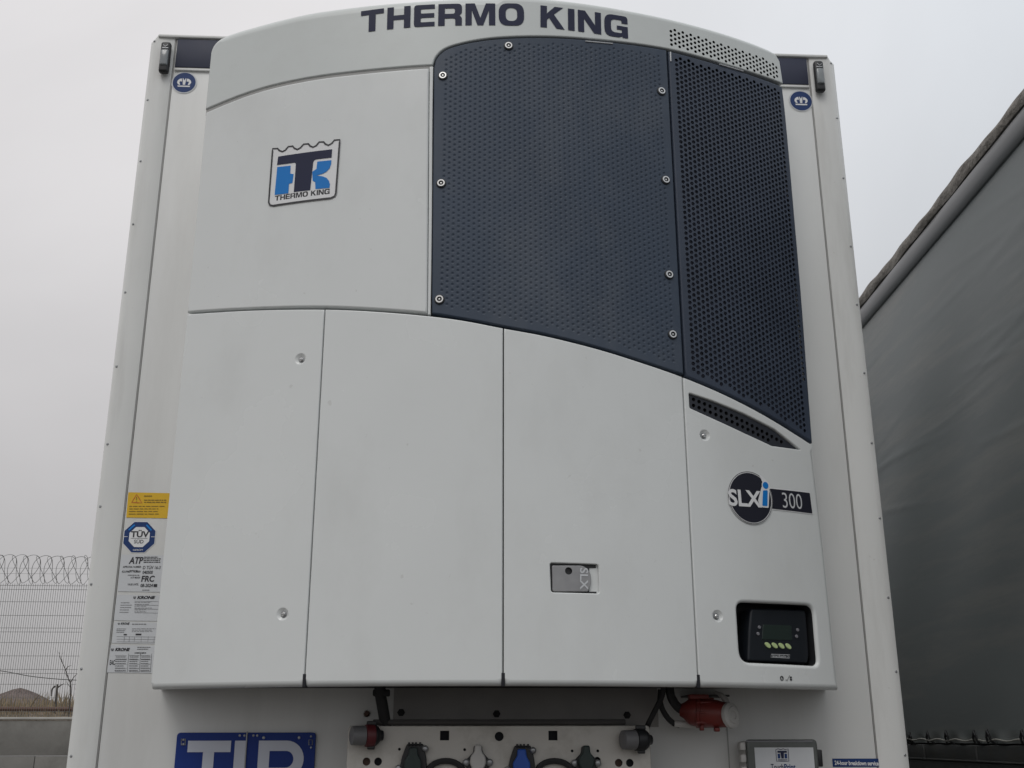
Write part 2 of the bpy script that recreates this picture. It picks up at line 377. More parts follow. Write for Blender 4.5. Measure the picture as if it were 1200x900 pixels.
# ------------------------------------------------------------------ flat marks: lettering and emblems
def circle(c, r, n=32, ry=None): return [Vector((c[0]+r*math.cos(2*math.pi*k/n), c[1]+(ry or r)*math.sin(2*math.pi*k/n))) for k in range(n)]
class Mark:
    def __init__(s): s.V = []; s.T = []; s.mi = []
    def poly(s, *loops, k=0, tf=None, o=0, grid=None):
        L = [[Vector(p) for p in l] for l in loops]
        if tf: L = [[tf(p) for p in l] for l in L]
        V, T = fill([dense(l, .03) for l in L], grid); n = len(s.V); s.V += [(v.x, v.y, o) for v in V]; s.T += [[i+n for i in t] for t in T]; s.mi += [k]*len(T)
        return s
    def tris(s, V, T, k=0, o=0):
        n = len(s.V); s.V += [(v.x, v.y, o) for v in V]; s.T += [[i+n for i in t] for t in T]; s.mi += [k]*len(T); return s
    def rect(s, a, b, k=0, tf=None, o=0): return s.poly([(a[0], a[1]), (b[0], a[1]), (b[0], b[1]), (a[0], b[1])], k=k, tf=tf, o=o)
    def stroke(s, pts, w, k=0, tf=None, closed=False, o=0):
        P = [Vector(p) for p in pts]
        if tf: P = [tf(p) for p in P]
        P = dense(P, .012) if closed else [a+(b-a)*q/max(1, int((b-a).length/.03)) for a, b in zip(P, P[1:]) for q in range(max(1, int((b-a).length/.03)))]+[P[-1]]
        n = len(P); vs = []; ts = []
        for i, p in enumerate(P):
            t = (P[(i+1) % n]-P[i-1]) if closed or 0 < i < n-1 else (P[1]-P[0] if i == 0 else P[-1]-P[-2]); t.normalize(); q = Vector((-t.y, t.x))*w/2
            vs += [p+q, p-q]
        for i in range(n if closed else n-1):
            a, b = 2*i, 2*((i+1) % n); ts.append([a, a+1, b+1, b])
        return s.tris(vs, ts, k, o)
    def text(s, txt, a, b, h, k=0, bold=0, o=0, sh=0):     # a, b: (s, z) ends of the baseline; h letter height
        V, T = text_mesh(txt, bold); x0, x1 = min(v.x for v in V), max(v.x for v in V)
        y1 = max(v.y for v in V) if not any(c in 'gpy,ÜQ' for c in txt) else .72
        a, b = Vector(a), Vector(b); ex = (b-a)/(x1-x0); ey = Vector((-ex.y, ex.x)).normalized()*h/y1
        return s.tris([a+ex*(v.x-x0)+ey*v.y+ex*sh*v.y for v in V], T, k, o)
    def build(s, name, mats, parent, surf, off=.0015):
        vs = [surf(x, y, off+o) for x, y, o in s.V]
        return mesh(name, vs, s.T, mats, parent, smooth=0, mi=s.mi)
_tc = {}
def text_mesh(txt, bold=0):
    if (txt, bold) in _tc: return _tc[(txt, bold)]
    c = bpy.data.curves.new('t', 'FONT'); c.body = txt; c.size = 1; c.offset = bold; c.resolution_u = 4; c.fill_mode = 'FRONT'
    o = bpy.data.objects.new('t', c); COL.objects.link(o); bpy.context.view_layer.update()
    ev = o.evaluated_get(bpy.context.evaluated_depsgraph_get()); me = ev.to_mesh()
    V = [Vector((v.co.x, v.co.y)) for v in me.vertices]; T = [list(p.vertices) for p in me.polygons]
    ev.to_mesh_clear(); bpy.data.objects.remove(o); bpy.data.curves.remove(c)
    _tc[(txt, bold)] = (V, T); return V, T
# wide heavy capitals, unit height
def sq(x0, y0, x1, y1, r, n=6):
    return round_poly([(x0, y0), (x1, y0), (x1, y1), (x0, y1)], r, n)
GL = {
 'T': (1.08, [[[(0, 1), (1.08, 1), (1.08, .78), (.70, .78), (.70, 0), (.38, 0), (.38, .78), (0, .78)]]]),
 'H': (1.08, [[[(0, 0), (.3, 0), (.3, .4), (.78, .4), (.78, 0), (1.08, 0), (1.08, 1), (.78, 1), (.78, .61), (.3, .61), (.3, 1), (0, 1)]]]),
 'E': (.95, [[round_poly([(0, 0), (.95, 0), (.95, .2), (.31, .2), (.31, .4), (.93, .4), (.93, .6), (.31, .6), (.31, .8), (.95, .8), (.95, 1), (0, 1)], [.14, 0, 0, .05, .05, 0, 0, .05, .05, 0, 0, .14])]]),
 'R': (1.08, [[round_poly([(0, 0), (.3, 0), (.3, .33), (.72, .33), (.78, .28), (.78, 0), (1.08, 0), (1.08, .36), (.97, .46), (1.08, .57), (1.08, 1), (0, 1)], [0, 0, 0, .05, .03, 0, 0, .1, .02, .08, .2, 0]),
               round_poly([(.3, .54), (.76, .54), (.76, .79), (.3, .79)], [0, .1, .1, 0])]]),
 'M': (1.36, [[[(0, 0), (.29, 0), (.29, .68), (.55, 0), (.81, 0), (1.07, .68), (1.07, 0), (1.36, 0), (1.36, 1), (.93, 1), (.68, .34), (.43, 1), (0, 1)]]]),
 'O': (1.16, [[sq(0, -.01, 1.16, 1.01, .42), sq(.32, .2, .84, .8, .24)]]),
 'K': (1.12, [[[(0, 0), (.3, 0), (.3, .36), (.40, .46), (.74, 0), (1.12, 0), (.62, .64), (1.06, 1), (.66, 1), (.3, .66), (.3, 1), (0, 1)]]]),
 'I': (.31, [[[(0, 0), (.31, 0), (.31, 1), (0, 1)]]]),
 'N': (1.1, [[[(0, 0), (.29, 0), (.29, .62), (.76, 0), (1.1, 0), (1.1, 1), (.81, 1), (.81, .38), (.34, 1), (0, 1)]]]),
 'G': (1.14, [[round_poly([(1.14, .66), (.84, .66), (.84, .8), (.32, .8), (.32, .2), (.84, .2), (.84, .35), (.6, .35), (.6, .53), (1.14, .53), (1.14, 0), (.86, 0), (.86, .06), (.7, -.01), (0, -.01), (0, 1.01), (1.14, 1.01)],
                [0, 0, .08, .2, .2, .03, 0, 0, 0, 0, 0, 0, 0, .05, .38, .38, .3])]]),
 ' ': (.42, []),
}
def wide_text(mk, txt, path, h, k=0, gap=.14):
    """letters along a baseline path (list of (s, z)); the run is fitted to the path's length"""
    adv = [GL[c][0]+gap for c in txt]; tot = sum(adv)-gap
    P = [Vector(p) for p in path]; cum = [0]
    for i in range(1, len(P)): cum.append(cum[-1]+(P[i]-P[i-1]).length)
    sc = cum[-1]/tot
    def at(d):
        d = max(0, min(cum[-1], d))
        for i in range(1, len(P)):
            if d <= cum[i]+1e-9: t = (d-cum[i-1])/(cum[i]-cum[i-1]); return P[i-1].lerp(P[i], t), (P[i]-P[i-1]).normalized()
    x = 0
    for c, a in zip(txt, adv):
        w = GL[c][0]
        if GL[c][1]:
            p0, _ = at(x*sc); p1, _ = at((x+w)*sc); ex = (p1-p0)/w; n = Vector((-ex.y, ex.x)).normalized()*h
            # posture: letters stand upright on the panel
            up = Vector((n.x*.35, n.y))
            for g in GL[c][1]: mk.poly(*[[p0+ex*q[0]+up*q[1] for q in l] for l in g], k=k)
        x += a
    return mk

# ================================================================== GROUND AND FAR SETTING
def ground():
    vs, fs = [], []
    xs = [-900, -300, -80, -30, -10, 0, 10, 40, 120, 900]
    def z(x, y): return 0
    ys = [-300, -60, -15, -5, 0, 10, 20.9]
    for y in ys:
        for x in xs: vs.append((x, y, 0))
    n = len(xs)
    for j in range(len(ys)-1):
        for i in range(n-1): fs.append([j*n+i, j*n+i+1, (j+1)*n+i+1, (j+1)*n+i])
    o = mesh('ground', vs, fs, 'asphalt', smooth=0); tag(o, kind='structure')
ground()
def terrain():
    vs, fs = [], []; xs = []; x = -60.0
    while x < 60: xs.append(x); x += 1.0
    xs = [-1500, -600, -200, -100]+xs+[100, 200, 600, 1500]
    ys = [21.3, 22, 23, 24.5, 26, 28, 31, 35, 40, 46, 55, 70, 100, 200, 500, 1500]
    for y in ys:
        for x in xs:
            base = 1.78+.55*min(1, max(0, (y-21.3)/9))
            if y > 40: base -= min(1.2, (y-40)*.02)
            vs.append((x, y, base+(random.uniform(-.05, .05) if y < 60 else 0)))
    n = len(xs)
    for j in range(len(ys)-1):
        for i in range(n-1): fs.append([j*n+i, j*n+i+1, (j+1)*n+i+1, (j+1)*n+i])
    tag(mesh('embankment', vs, fs, 'soil', smooth=60), kind='structure')
terrain()
def far_point(px, py, y):   # point of the ray through a pixel at world depth y
    d = ray(px, py); return CAM+d*((y-CAM.y)/d.y)
def mound():
    c = far_point(24, 806, 52); base = 1.6; H = c.z-base; vs, fs = [], []; nr, ns = 14, 56
    rx, ry = 5.4, 6
    vs.append((c.x, 52, base+H))
    for i in range(1, nr+1):
        for j in range(ns):
            t = i/nr; a = 2*math.pi*j/ns; h = max(0, 1-t**1.02)*H+random.uniform(-.08, .08)*(1-t)
            vs.append((c.x+rx*t*math.cos(a), 52+ry*t*math.sin(a), base+h-(.3 if i == nr else 0)))
    for j in range(ns): fs.append([0, 1+j, 1+(j+1) % ns])
    for i in range(nr-1):
        for j in range(ns): a = 1+i*ns+j; b = 1+i*ns+(j+1) % ns; fs.append([a, a+ns, b+ns, b])
    o = mesh('hill', vs, fs, 'mound', smooth=60); tag(o, 'earth mound', kind='structure')
mound()
def dry_grass():
    b = MB()
    for i in range(15000):
        y = 22.3+random.random()**1.4*24; x = random.uniform(-26, -5) if random.random() < .8 else random.uniform(-40, 12)
        z = 1.75+.55*min(1, (y-21.3)/9)
        tall = .25+.3*(math.sin(x*1.7)+math.sin(x*.63+1.5)+2)/4
        h = random.uniform(.3, 1)*tall*(.45 if y < 26 else 1.4); w = random.uniform(.006, .015)*(1+y/40)
        lx, ly = random.gauss(0, .25)*h, random.gauss(0, .2)*h; a = random.uniform(0, 3.14); dx, dy = math.cos(a)*w, math.sin(a)*w
        b.add([(x-dx, y-dy, z), (x+dx, y+dy, z), (x+lx*.5+dx*.7, y+ly*.5+dy*.7, z+h*.6), (x+lx*.5-dx*.7, y+ly*.5-dy*.7, z+h*.6), (x+lx, y+ly, z+h)], [[0, 1, 2, 3], [3, 2, 4]])
    tag(b.build('dry_grass', 'straw', smooth=0), 'dry straw coloured grass behind the wire fence', 'grass', kind='stuff')
dry_grass()
FY = 21.0     # the boundary wall and fence
def boundary_wall():
    t = empty('boundary_wall', (-10, FY, 0)); tag(t, 'grey concrete block wall with pale coping under the wire fence', 'wall')
    top = far_point(40, 842, FY).z; z1 = far_point(40, 886, FY).z
    def course(z0, z1_, L, x0, jit):
        x = x0
        while x < 12:
            d = random.uniform(-.012, .012); g = .012
            b = MB(); b.box((x+L/2, FY+.2+d, (z0+z1_)/2), (L-g, .4, z1_-z0-g), .012); b.build('block', 'concrete', t); x += L
    course(z1, top-.03, 4.8, -40.2, 0)
    xj = far_point(40, 893, FY).x
    course(z1-.62, z1, 2.4, xj-2.4*13, 0); course(0, z1-.62, 2.4, xj-2.4*13-1.2, 0)
    b = MB(); b.box((-14, FY+.2, top+.005), (52.4, .46, .05), .008); b.build('coping', 'coping', t)
    return top+.03
WT = boundary_wall()
def fence():
    t = empty('mesh_fence', (-10, FY+.2, WT)); tag(t, 'thin grey welded wire mesh fence topped with coiled razor wire', 'fence')
    top = far_point(30, 684, FY+.2).z; H = top-WT; PW = 2.5
    pb = MB(); r = .0032
    for i in range(50):
        x = (i+.5)*PW/50; pb.box((x, 0, H/2), (r*2, r*2, H), 0)
    zs = []
    for f in (.985, .955, .86, .755, .66, .63, .55, .45, .35, .32, .24, .14, .04, .015): zs.append(f*H)
    for z in zs: pb.box((PW/2, -r*2, z), (PW, r*2.4, r*2.4), 0)
    x0 = far_point(30, 700, FY).x-1.2; first = None
    k0 = -8
    for k in range(k0, 9):
        x = x0+k*(PW+.06)
        if first is None:
            pb2 = pb; o = pb2.build('mesh_panel', 'wire', None, smooth=0); first = o; o.parent = t; o.location = (x+.03+10, 0, 0)
            q = MB(); q.box((0, .04, H/2), (.06, .04, H+.1), .004); q.box((0, .04, H+.32), (.03, .03, .5), .003); po = q.build('post', 'wire', None); po.parent = t; po.location = (x+10, 0, 0)
        else:
            o = first.copy(); COL.objects.link(o); o.parent = t; o.location = (x+.03+10, 0, 0)
            p = po.copy(); COL.objects.link(p); p.parent = t; p.location = (x+10, 0, 0)
    # concertina coil: two opposed helices clipped together
    ctop = far_point(30, 651, FY+.2).z; rad = (ctop-top)/2; zc = top+rad
    b = MB()
    for sgn, ph in ((1, 0), (-1, 1.1), (1, 2.9), (-1, 4.3)):
        pts = []; n = 30; L = 43; pitch = .52
        for i in range(int(L/pitch*n)):
            a = 2*math.pi*i/n; x = -30+i*pitch/n
            wob = 1+.06*math.sin(x*2.3+sgn)
            pts.append((x+.05*math.sin(a*2), FY+.2+sgn*rad*math.cos(a+ph)*.8, zc+rad*math.sin(a+ph)*wob))
        b.tube(pts, .0055, 4)
    for z in (zc+.03, zc-.09):
        b.tube([(-30, FY+.2, z), (13, FY+.2, z)], .003, 4)
    b.build('razor_wire', 'wire', t, smooth=0)
    # slack wire behind the mesh
    pts = [far_point(px, py, FY+.6) for px, py in ((-160, 770), (-60, 779), (0, 786), (40, 793), (90, 797), (160, 797))]
    b = MB(); b.tube(crom(pts, 8), .008, 5); b.build('slack_wire', 'rubber', t)
fence()
def sapling():
    base = far_point(84, 812, 24); base.z = 1.9
    t = MB()
    pts = [base, far_point(83, 806, 24), far_point(80, 795, 24), far_point(76, 783, 24), far_point(71, 772, 24), far_point(69, 764, 24)]
    t.tube(crom(pts, 4), [.020*(1-i/28) for i in range(21)], 6)
    br = MB()
    for path, r in (([(77, 785), (80, 781), (84, 780)], .014), ([(80, 794), (77, 790), (74, 784)], .008), ([(73, 776), (72, 770), (74, 764)], .008), ([(82, 801), (87, 793), (92, 788)], .015), ([(83, 806), (79, 801), (77, 797)], .008)):
        P = crom([far_point(a, b_, 24+i*.1) for i, (a, b_) in enumerate(path)], 4); br.tube(P, [r*(1-.8*i/(len(P)-1)) for i in range(len(P))], 5)
    e = empty('bare_sapling', base); tag(e, 'leafless leaning sapling beyond the wire fence beside the trailer', 'tree')
    t.build('trunk', 'bark', e); br.build('branches', 'bark', e)
    b = MB(); base = far_point(66, 822, 27); base.z = 2.0
    P = [base, far_point(66.5, 812, 27), far_point(67.5, 802, 27)]; b.tube(P, [.035, .03, .025], 7)
    e = empty('dead_stump', base); tag(e, 'short broken dead stem with a curved twig in the dry grass', 'tree stump')
    b.build('trunk', 'bark', e)
    b = MB(); b.tube(crom([far_point(67, 806, 27), far_point(70, 804, 27.1), far_point(75, 801, 27.2)], 4), [.03-.003*i for i in range(9)], 5)
    b.tube(crom([far_point(60, 816, 27), far_point(61, 808, 27), far_point(65, 804, 27)], 4), [.012+.002*i for i in range(9)], 5)
    b.build('twigs', 'bark', e)
sapling()
def pipe():
    a = far_point(-200, 830, 26); c = far_point(90, 831, 26)
    b = MB(); b.tube([(a.x-10, 26, a.z), (a.x, 26, a.z), (c.x, 26, c.z), (c.x+14, 26, c.z)], .055, 8)
    for x in range(-30, 6, 4): b.cyl((x+.5, 26, 1.8), (x+.5, 26, a.z), .04)
    tag(b.build('ground_pipe', 'rust'), 'dark rusty pipe running level along the bank behind the fence', 'pipe')
pipe()

# ================================================================== NEIGHBOUR: CURTAIN-SIDED TRAILER
def curtain_trailer():
    fw = Vector((-math.sin(YAW), math.cos(YAW), 0)); rt = Vector((math.cos(YAW), math.sin(YAW), 0))
    org = Vector((CAM.x, CAM.y, 0))+rt*2.08+fw*2.2
    e = empty('curtain_trailer', org, YAW); tag(e, 'dark grey curtain sided trailer parked close on the right', 'trailer')
    L = 13.4; M4 = Matrix.Translation(org) @ Matrix.Rotation(YAW, 4, 'Z')
    def P(b, name, m, smooth=40, wn=False):
        for i, v in enumerate(b.v): b.v[i] = M4 @ v
        return b.build(name, m, e, smooth, wn)
    # curtain: a slightly slack sheet
    z0, z1 = 1.475, 3.86; nx, nz = 420, 150; vs, fs = [], []
    rnd = random.Random(3)
    creases = [(rnd.uniform(0, 9), rnd.uniform(2.5, 3.75), rnd.uniform(.3, 1.1), rnd.uniform(-.25, .35), rnd.uniform(.0008, .0022)) for _ in range(70)]
    for i in range(nx+1):
        for j in range(nz+1):
            y = L*(i/nx)**1.25; z = z0+(z1-z0)*j/nz; t = j/nz
            d = .008*math.sin(y*2.1+.8*math.sin(z*2))*math.sin(math.pi*t)+.006*math.sin(y*5.3+z*3)*math.sin(math.pi*t)
            for cy, cz, cl, sl, am in creases:
                u = (y-cy); w = z-cz-sl*u*.6
                if abs(u) < cl and abs(w) < .12: d += am*math.exp(-(w/.011)**2)*math.cos(u/cl*1.57)
            if j < 3: d += .008*math.sin(y/.22*2*math.pi)*(3-j)/3
            vs.append((.012-d, y, z))
    for i in range(nx):
        for j in range(nz): a = i*(nz+1)+j; fs.append([a, a+1, a+nz+2, a+nz+1])
    P(MB().add(vs, fs), 'curtain', 'curtain', 80)
    # body behind the curtain
    b = MB(); b.box((1.3, L/2, 2.65), (2.5, L-.04, 2.62), .01); P(b, 'load_body', 'dark_steel')
    # roof rail: rounded extrusion
    prof = [(.012, 3.822), (.002, 3.823), (-.006, 3.830), (-.014, 3.850), (-.018, 3.875), (-.017, 3.90), (-.010, 3.922), (-.002, 3.930), (.012, 3.932), (.012, 3.946), (.05, 3.946), (.05, 3.822)]
    n = len(prof); vs = [(x, y, z) for y in (-.05, L) for x, z in prof]
    fs = [[i, (i+1) % n, n+(i+1) % n, n+i] for i in range(n)]+[list(range(n))[::-1], [n+i for i in range(n)]]
    P(MB().add(vs, fs), 'roof_rail', 'rail', 30)
    # sliding roof tarp with a ragged folded edge
    vs, fs = [], []; nx = 320; k = 8; rnd = random.Random(9); off = [rnd.random()*6 for _ in range(8)]
    for i in range(nx+1):
        y = -.1+L*i/nx
        sag = .008*abs(math.sin(y*2.45+.6))+.004*math.sin(y*9+off[0])+.003*math.sin(y*23+off[1]); bu = .008*math.sin(y*7+off[2])+.005*math.sin(y*17+off[3])
        pr = [(.03, 3.945), (-.008-bu*.3, 3.936+.004*math.sin(y*15)), (-.017-bu*.6, 3.952), (-.016-bu*.5, 3.978-sag*.3), (-.006, 4.004-sag), (.05, 4.008-sag), (.4, 4.03-sag), (1.275, 4.035)]
        for x, z in pr: vs.append((x, y, z))
    for i in range(nx):
        for j in range(k-1): a = i*k+j; fs.append([a, a+1, a+k+1, a+k])
    P(MB().add(vs, fs), 'roof_tarp', 'tarp', 50)
    # side rave with dividers
    b = MB(); b.box((.035, L/2, 1.432), (.05, L, .07), .004); b.box((.045, L/2, 1.33), (.05, L, .125), .004)
    b.box((.03, L/2, 1.398), (.055, L, .007), .002)
    for i in range(21): b.box((.008, .35+i*.66, 1.432), (.008, .012, .062), .002)
    P(b, 'side_rave', 'rave')
    # lacing cord and its hooks
    pts = []; n = int(L/.22)
    for i in range(n*6):
        y = .1+i*.22/6; pts.append((-.004+.004*math.sin(y*3), y, 1.491+.004*math.cos(i/6*2*math.pi)+.004*math.sin(y*1.7)))
    P(MB().tube(pts, .0042, 6), 'lacing_cord', 'rope')
    hk = MB(); hk.tube([(.02, -.014, 1.47), (-.004, -.018, 1.485), (-.012, -.016, 1.512), (-.010, 0, 1.530), (-.006, .014, 1.520), (-.008, .020, 1.500), (.0, .024, 1.478)], .0055, 7)
    first = None
    for i in range(n):
        if first is None:
            for q, v in enumerate(hk.v): hk.v[q] = v
            first = hk.build('lacing_hook', 'black', None); first.parent = e; first.location = (0, .16, 0)
            d = first
        else:
            d = first.copy(); COL.objects.link(d); d.parent = e; d.location = (0, .16+i*.22, random.uniform(-.002, .002))
            d.rotation_euler = (random.uniform(-.12, .12), 0, 0)
    # chassis, legs, wheels
    b = MB()
    for x in (.85, 1.75): b.box((x, L/2, 1.05), (.14, L-.6, .4), .01)
    for y in [1+i*1.6 for i in range(8)]: b.box((1.3, y, 1.2), (2.3, .1, .1), .005)
    P(b, 'chassis', 'dark_steel')
    for x in (.55, 2.05):
        b = MB(); b.box((x, 2.6, .55), (.13, .13, 1.06), .008); P(b, 'landing_leg', 'dark_steel')
    for y in (8.6, 9.9, 11.2):
        for x in (.2, 2.4):
            b = MB(); b.lathe([(.28, -.16), (.5, -.17), (.53, -.12), (.53, .12), (.5, .17), (.28, .16), (.26, .05), (.1, .05), (.1, 0), (0, 0)], (x, y, .53), (1, 0, 0), 32); P(b, 'wheel', 'rubber')
curtain_trailer()

# ================================================================== OUR TRAILER
TR = empty('refrigerated_trailer', (0, 0, 0))
tag(TR, 'white insulated box trailer with navy corner panels carrying the cooling unit', 'trailer')
ZT = 4.0; ZB = 1.14; PWL = on_plane(202, 85).x+1.3; PWR = on_plane(205, 90).x+1.3   # width of the corner posts
# front wall between the posts, body box behind
b = MB(); b.box(((PWL-PWR)/2, .035, (ZB+ZT-.012)/2), (2.6-PWL-PWR-.006, .07, ZT-.012-ZB), .003); b.build('front_wall', 'wall_white', TR)
b = MB(); b.box((0, 6.85, (ZB+ZT-.02)/2), (2.57, 13.5, ZT-.02-ZB), .01); b.build('body', 'wall_white', TR)
for sx_ in (-1, 1):
    PWD = PWL if sx_ < 0 else PWR
    # extruded corner post: rounded outer edge, chamfered head
    prof = [(1.3-PWD+.002, .07), (1.3-PWD+.002, -.001), (1.3-PWD+.005, -.003), (1.27, -.005), (1.285, -.003), (1.296, .004), (1.301, .02), (1.301, .16), (1.285, .16), (1.285, .07)]
    z2 = ZT; vs, fs = [], []; n = len(prof)
    for z in (ZB, ZT-.03, ZT):
        for x, y in prof:
            xx = min(x, 1.272) if z == ZT else x
            vs.append((sx_*xx, y, z))
    for l in range(2):
        for i in range(n):
            q = [l*n+i, l*n+(i+1) % n, (l+1)*n+(i+1) % n, (l+1)*n+i]; fs.append(q if sx_ > 0 else q[::-1])
    fs += [[2*n+i for i in range(n)], list(range(n))[::-1]]
    post = mesh('corner_post', vs, fs, 'post_white', TR, 35)
    zs = [on_plane(150 if sx_ < 0 else 985, y).y for y in ((48, 117, 189, 263, 343, 430, 521, 594, 685, 784, 886) if sx_ < 0 else (75, 139, 209, 289, 357, 437, 519, 607, 700, 787, 885))]
    for z in zs:
        b = MB(); c = (sx_*1.284, -.003, z); b.lathe([(0, .0022), (.003, .002), (.0048, 0), (.005, -.002)], c, (sx_*.4, -1, 0), 10); b.build('rivet', 'zinc', post)
    b = MB()  # sealing bead along the seam
    b.box((sx_*(1.3-PWD-.001), .0015, (ZB+ZT)/2), (.0032, .006, ZT-ZB-.01), .001); b.build('seam_bead', 'seal', TR)
b = MB(); b.box((0, .03, ZT-.004), (2.54, .085, .012), .004); b.build('roof_edge', 'post_white', TR)
# navy corner panels
for L_ in ([(205, 45), (252, 45), (252, 80), (203, 80)], [(912, 67), (950, 68), (953, 100), (912, 99)]):
    l = Wl(L_)
    x0, x1 = (l[0].x+.002, -.93) if l[0].x < 0 else (.93, (l[1].x+l[2].x)/2); zt = ZT-.014; zb = sum(p.y for p in l[2:])/2
    if l[0].x < 0: x0 = -1.3+PWL+.008
    else: x1 = 1.3-PWR-.008
    b = MB(); b.box(((x0+x1)/2, -.003, (zt+zb)/2), (x1-x0, .008, zt-zb), .002); o = b.build('corner_panel', 'navy_panel', TR)
    b = MB(); b.box(((x0+x1)/2, -.002, zb-.010), (x1-x0, .012, .009), .002); b.build('trim_strip', 'post_white', o)
    b = MB(); b.box(((x0+x1)/2, -.0005, zb-.002), (x1-x0, .007, .004), .001); b.build('shadow_strip', 'seal', o)  # solid grey strip standing in for the shadow line between panel and trim
# marker lamps on the posts
def marker(c0, c1, wpx):
    a, b_ = on_plane(*c0, -.02), on_plane(*c1, -.02); x = (a.x+b_.x)/2; w = .036; h = a.y-b_.y; z = (a.y+b_.y)/2
    b = MB(); b.box((x, -.022, z), (w, .026, h), .009, seg=3); o = b.build('marker_lamp', 'black', TR)
    b = MB(); b.box((x, -.033, z-.006), (w-.008, .016, h*.52), .006, seg=3); b.build('lens', 'lens', o)
    b = MB(); b.tube([(x-.008, -.036, z+h*.38), (x, -.0375, z+h*.30), (x+.009, -.036, z+h*.37)], .0022, 6); b.box((x, -.034, z+h*.27), (w-.012, .006, .006), .002); b.build('clip', 'zinc', o)
marker((194.5, 51), (193, 86), 12); marker((959, 73), (960.5, 108), 12)
# crown emblems
def crown(c):
    c = on_plane(*c); r = .0415; m = Mark()
    m.poly(circle(c, r*1.12, 40), k=2, o=-.0006); m.poly(circle(c, r, 40), k=0)
    T = lambda p: c+Vector(p)*r
    o = .0008
    m.poly([T(p) for p in ((-.52, -.46), (.52, -.46), (.56, -.33), (-.56, -.33))], k=1, o=o)
    m.poly([T(p) for p in ((-.10, -.25), (.10, -.25), (.16, .42), (.10, .42), (.03, .24), (-.03, .24), (-.10, .42), (-.16, .42))], k=1, o=o)
    for s_ in (-1, 1):
        out = [(-.24, .40), (-.42, .34), (-.58, .18), (-.62, -.02), (-.52, -.22), (-.34, -.28), (-.36, -.14), (-.42, .0), (-.34, .12), (-.26, .06), (-.20, .12), (-.20, .24)]
        m.poly([T((s_*p[0], p[1])) for p in out], k=1, o=o)
    m.build('crown_emblem', ['crown_blue', 'sticker_white', 'plate_grey'], TR, S_wall, .002)
crown((216, 97)); crown((938.5, 118.5))

# stickers on the left of the wall
def wm(px, py): return on_plane(px, py)
def lines(m, a, b, c, d, n, k, fr=.45, rag=.3, seed=1, o=.0008):
    """n thin print lines in the quad a(tl) b(tr) c(br) d(bl)"""
    rn = random.Random(seed); a, b, c, d = [wm(*q) for q in (a, b, c, d)]
    for i in range(n):
        t = (i+.5)/n; h = fr/n/2; e = 1-rag*rn.random()
        p = lambda u, v: (a.lerp(b, u)).lerp(d.lerp(c, u), v)
        x = 0
        while x < e-.02:
            w = min(e-x, rn.uniform(.06, .2)); m.poly([p(x, t+h), p(x+w, t+h), p(x+w, t-h), p(x, t-h)], k=k, o=o); x += w+.025
def yellow_sticker():
    m = Mark(); q = [wm(*p) for p in ((150.5, 577), (199, 578), (197, 607.5), (148, 606.5))]; m.poly(q, k=0)
    tri = [wm(*p) for p in ((160.5, 579.5), (154.5, 589), (166.5, 589.5))]; m.stroke(tri, .0022, k=2, closed=True, o=.0008)
    m.stroke([wm(160.3, 582.5), wm(160.2, 586)], .0022, k=1, o=.0009); m.stroke([wm(160.2, 587), wm(160.2, 588)], .0022, k=1, o=.0009)
    lines(m, (169, 580), (182, 580), (182, 583), (169, 583), 1, 1, seed=2); lines(m, (169, 585), (197, 585), (197, 590), (169, 590), 2, 1, seed=3)
    lines(m, (152, 592), (196, 592), (196, 604), (151, 604), 4, 1, .3, seed=4)
    m.build('warning_sticker', ['yellow', 'brown_ink', 'red_ink'], TR, S_wall, .0015)
yellow_sticker()
def octagon_sticker():
    c = wm(163.5, 629.5); r = .053; m = Mark(); oc = lambda f: [c+Vector((math.cos(math.pi*(k+.5)/4), math.sin(math.pi*(k+.5)/4)))*r*f for k in range(8)]
    m.poly(oc(1.04), k=2, o=-.0006); m.poly(oc(1), k=0)
    for s_ in (1, -1):
        m.stroke([c+Vector((s_*.35*r, .75*r)), c+Vector((s_*.68*r, .42*r))], .005, k=3, o=.0006)
        m.stroke([c+Vector((s_*.70*r, .02*r)), c+Vector((s_*.92*r, .02*r))], .0015, k=2, o=.0006)
    m.poly(oc(.66), k=2, o=.0008)
    m.text('TÜV', c+Vector((-.52*r, .0*r)), c+Vector((.56*r, .0*r)), .36*r, k=1, bold=.03, o=.0014)
    m.stroke([c+Vector((-.5*r, -.08*r)), c+Vector((.5*r, -.08*r))], .001, k=1, o=.0014)
    m.text('SÜD', c+Vector((-.28*r, -.38*r)), c+Vector((.28*r, -.38*r)), .22*r, k=1, bold=.01, o=.0014)
    m.text('GEPRÜFT', c+Vector((-.3*r, -.83*r)), c+Vector((.3*r, -.83*r)), .09*r, k=2, bold=.01, o=.0014)
    m.build('inspection_sticker', ['crown_blue', 'ink', 'sticker_white', 'blue'], TR, S_wall, .0015)
octagon_sticker()
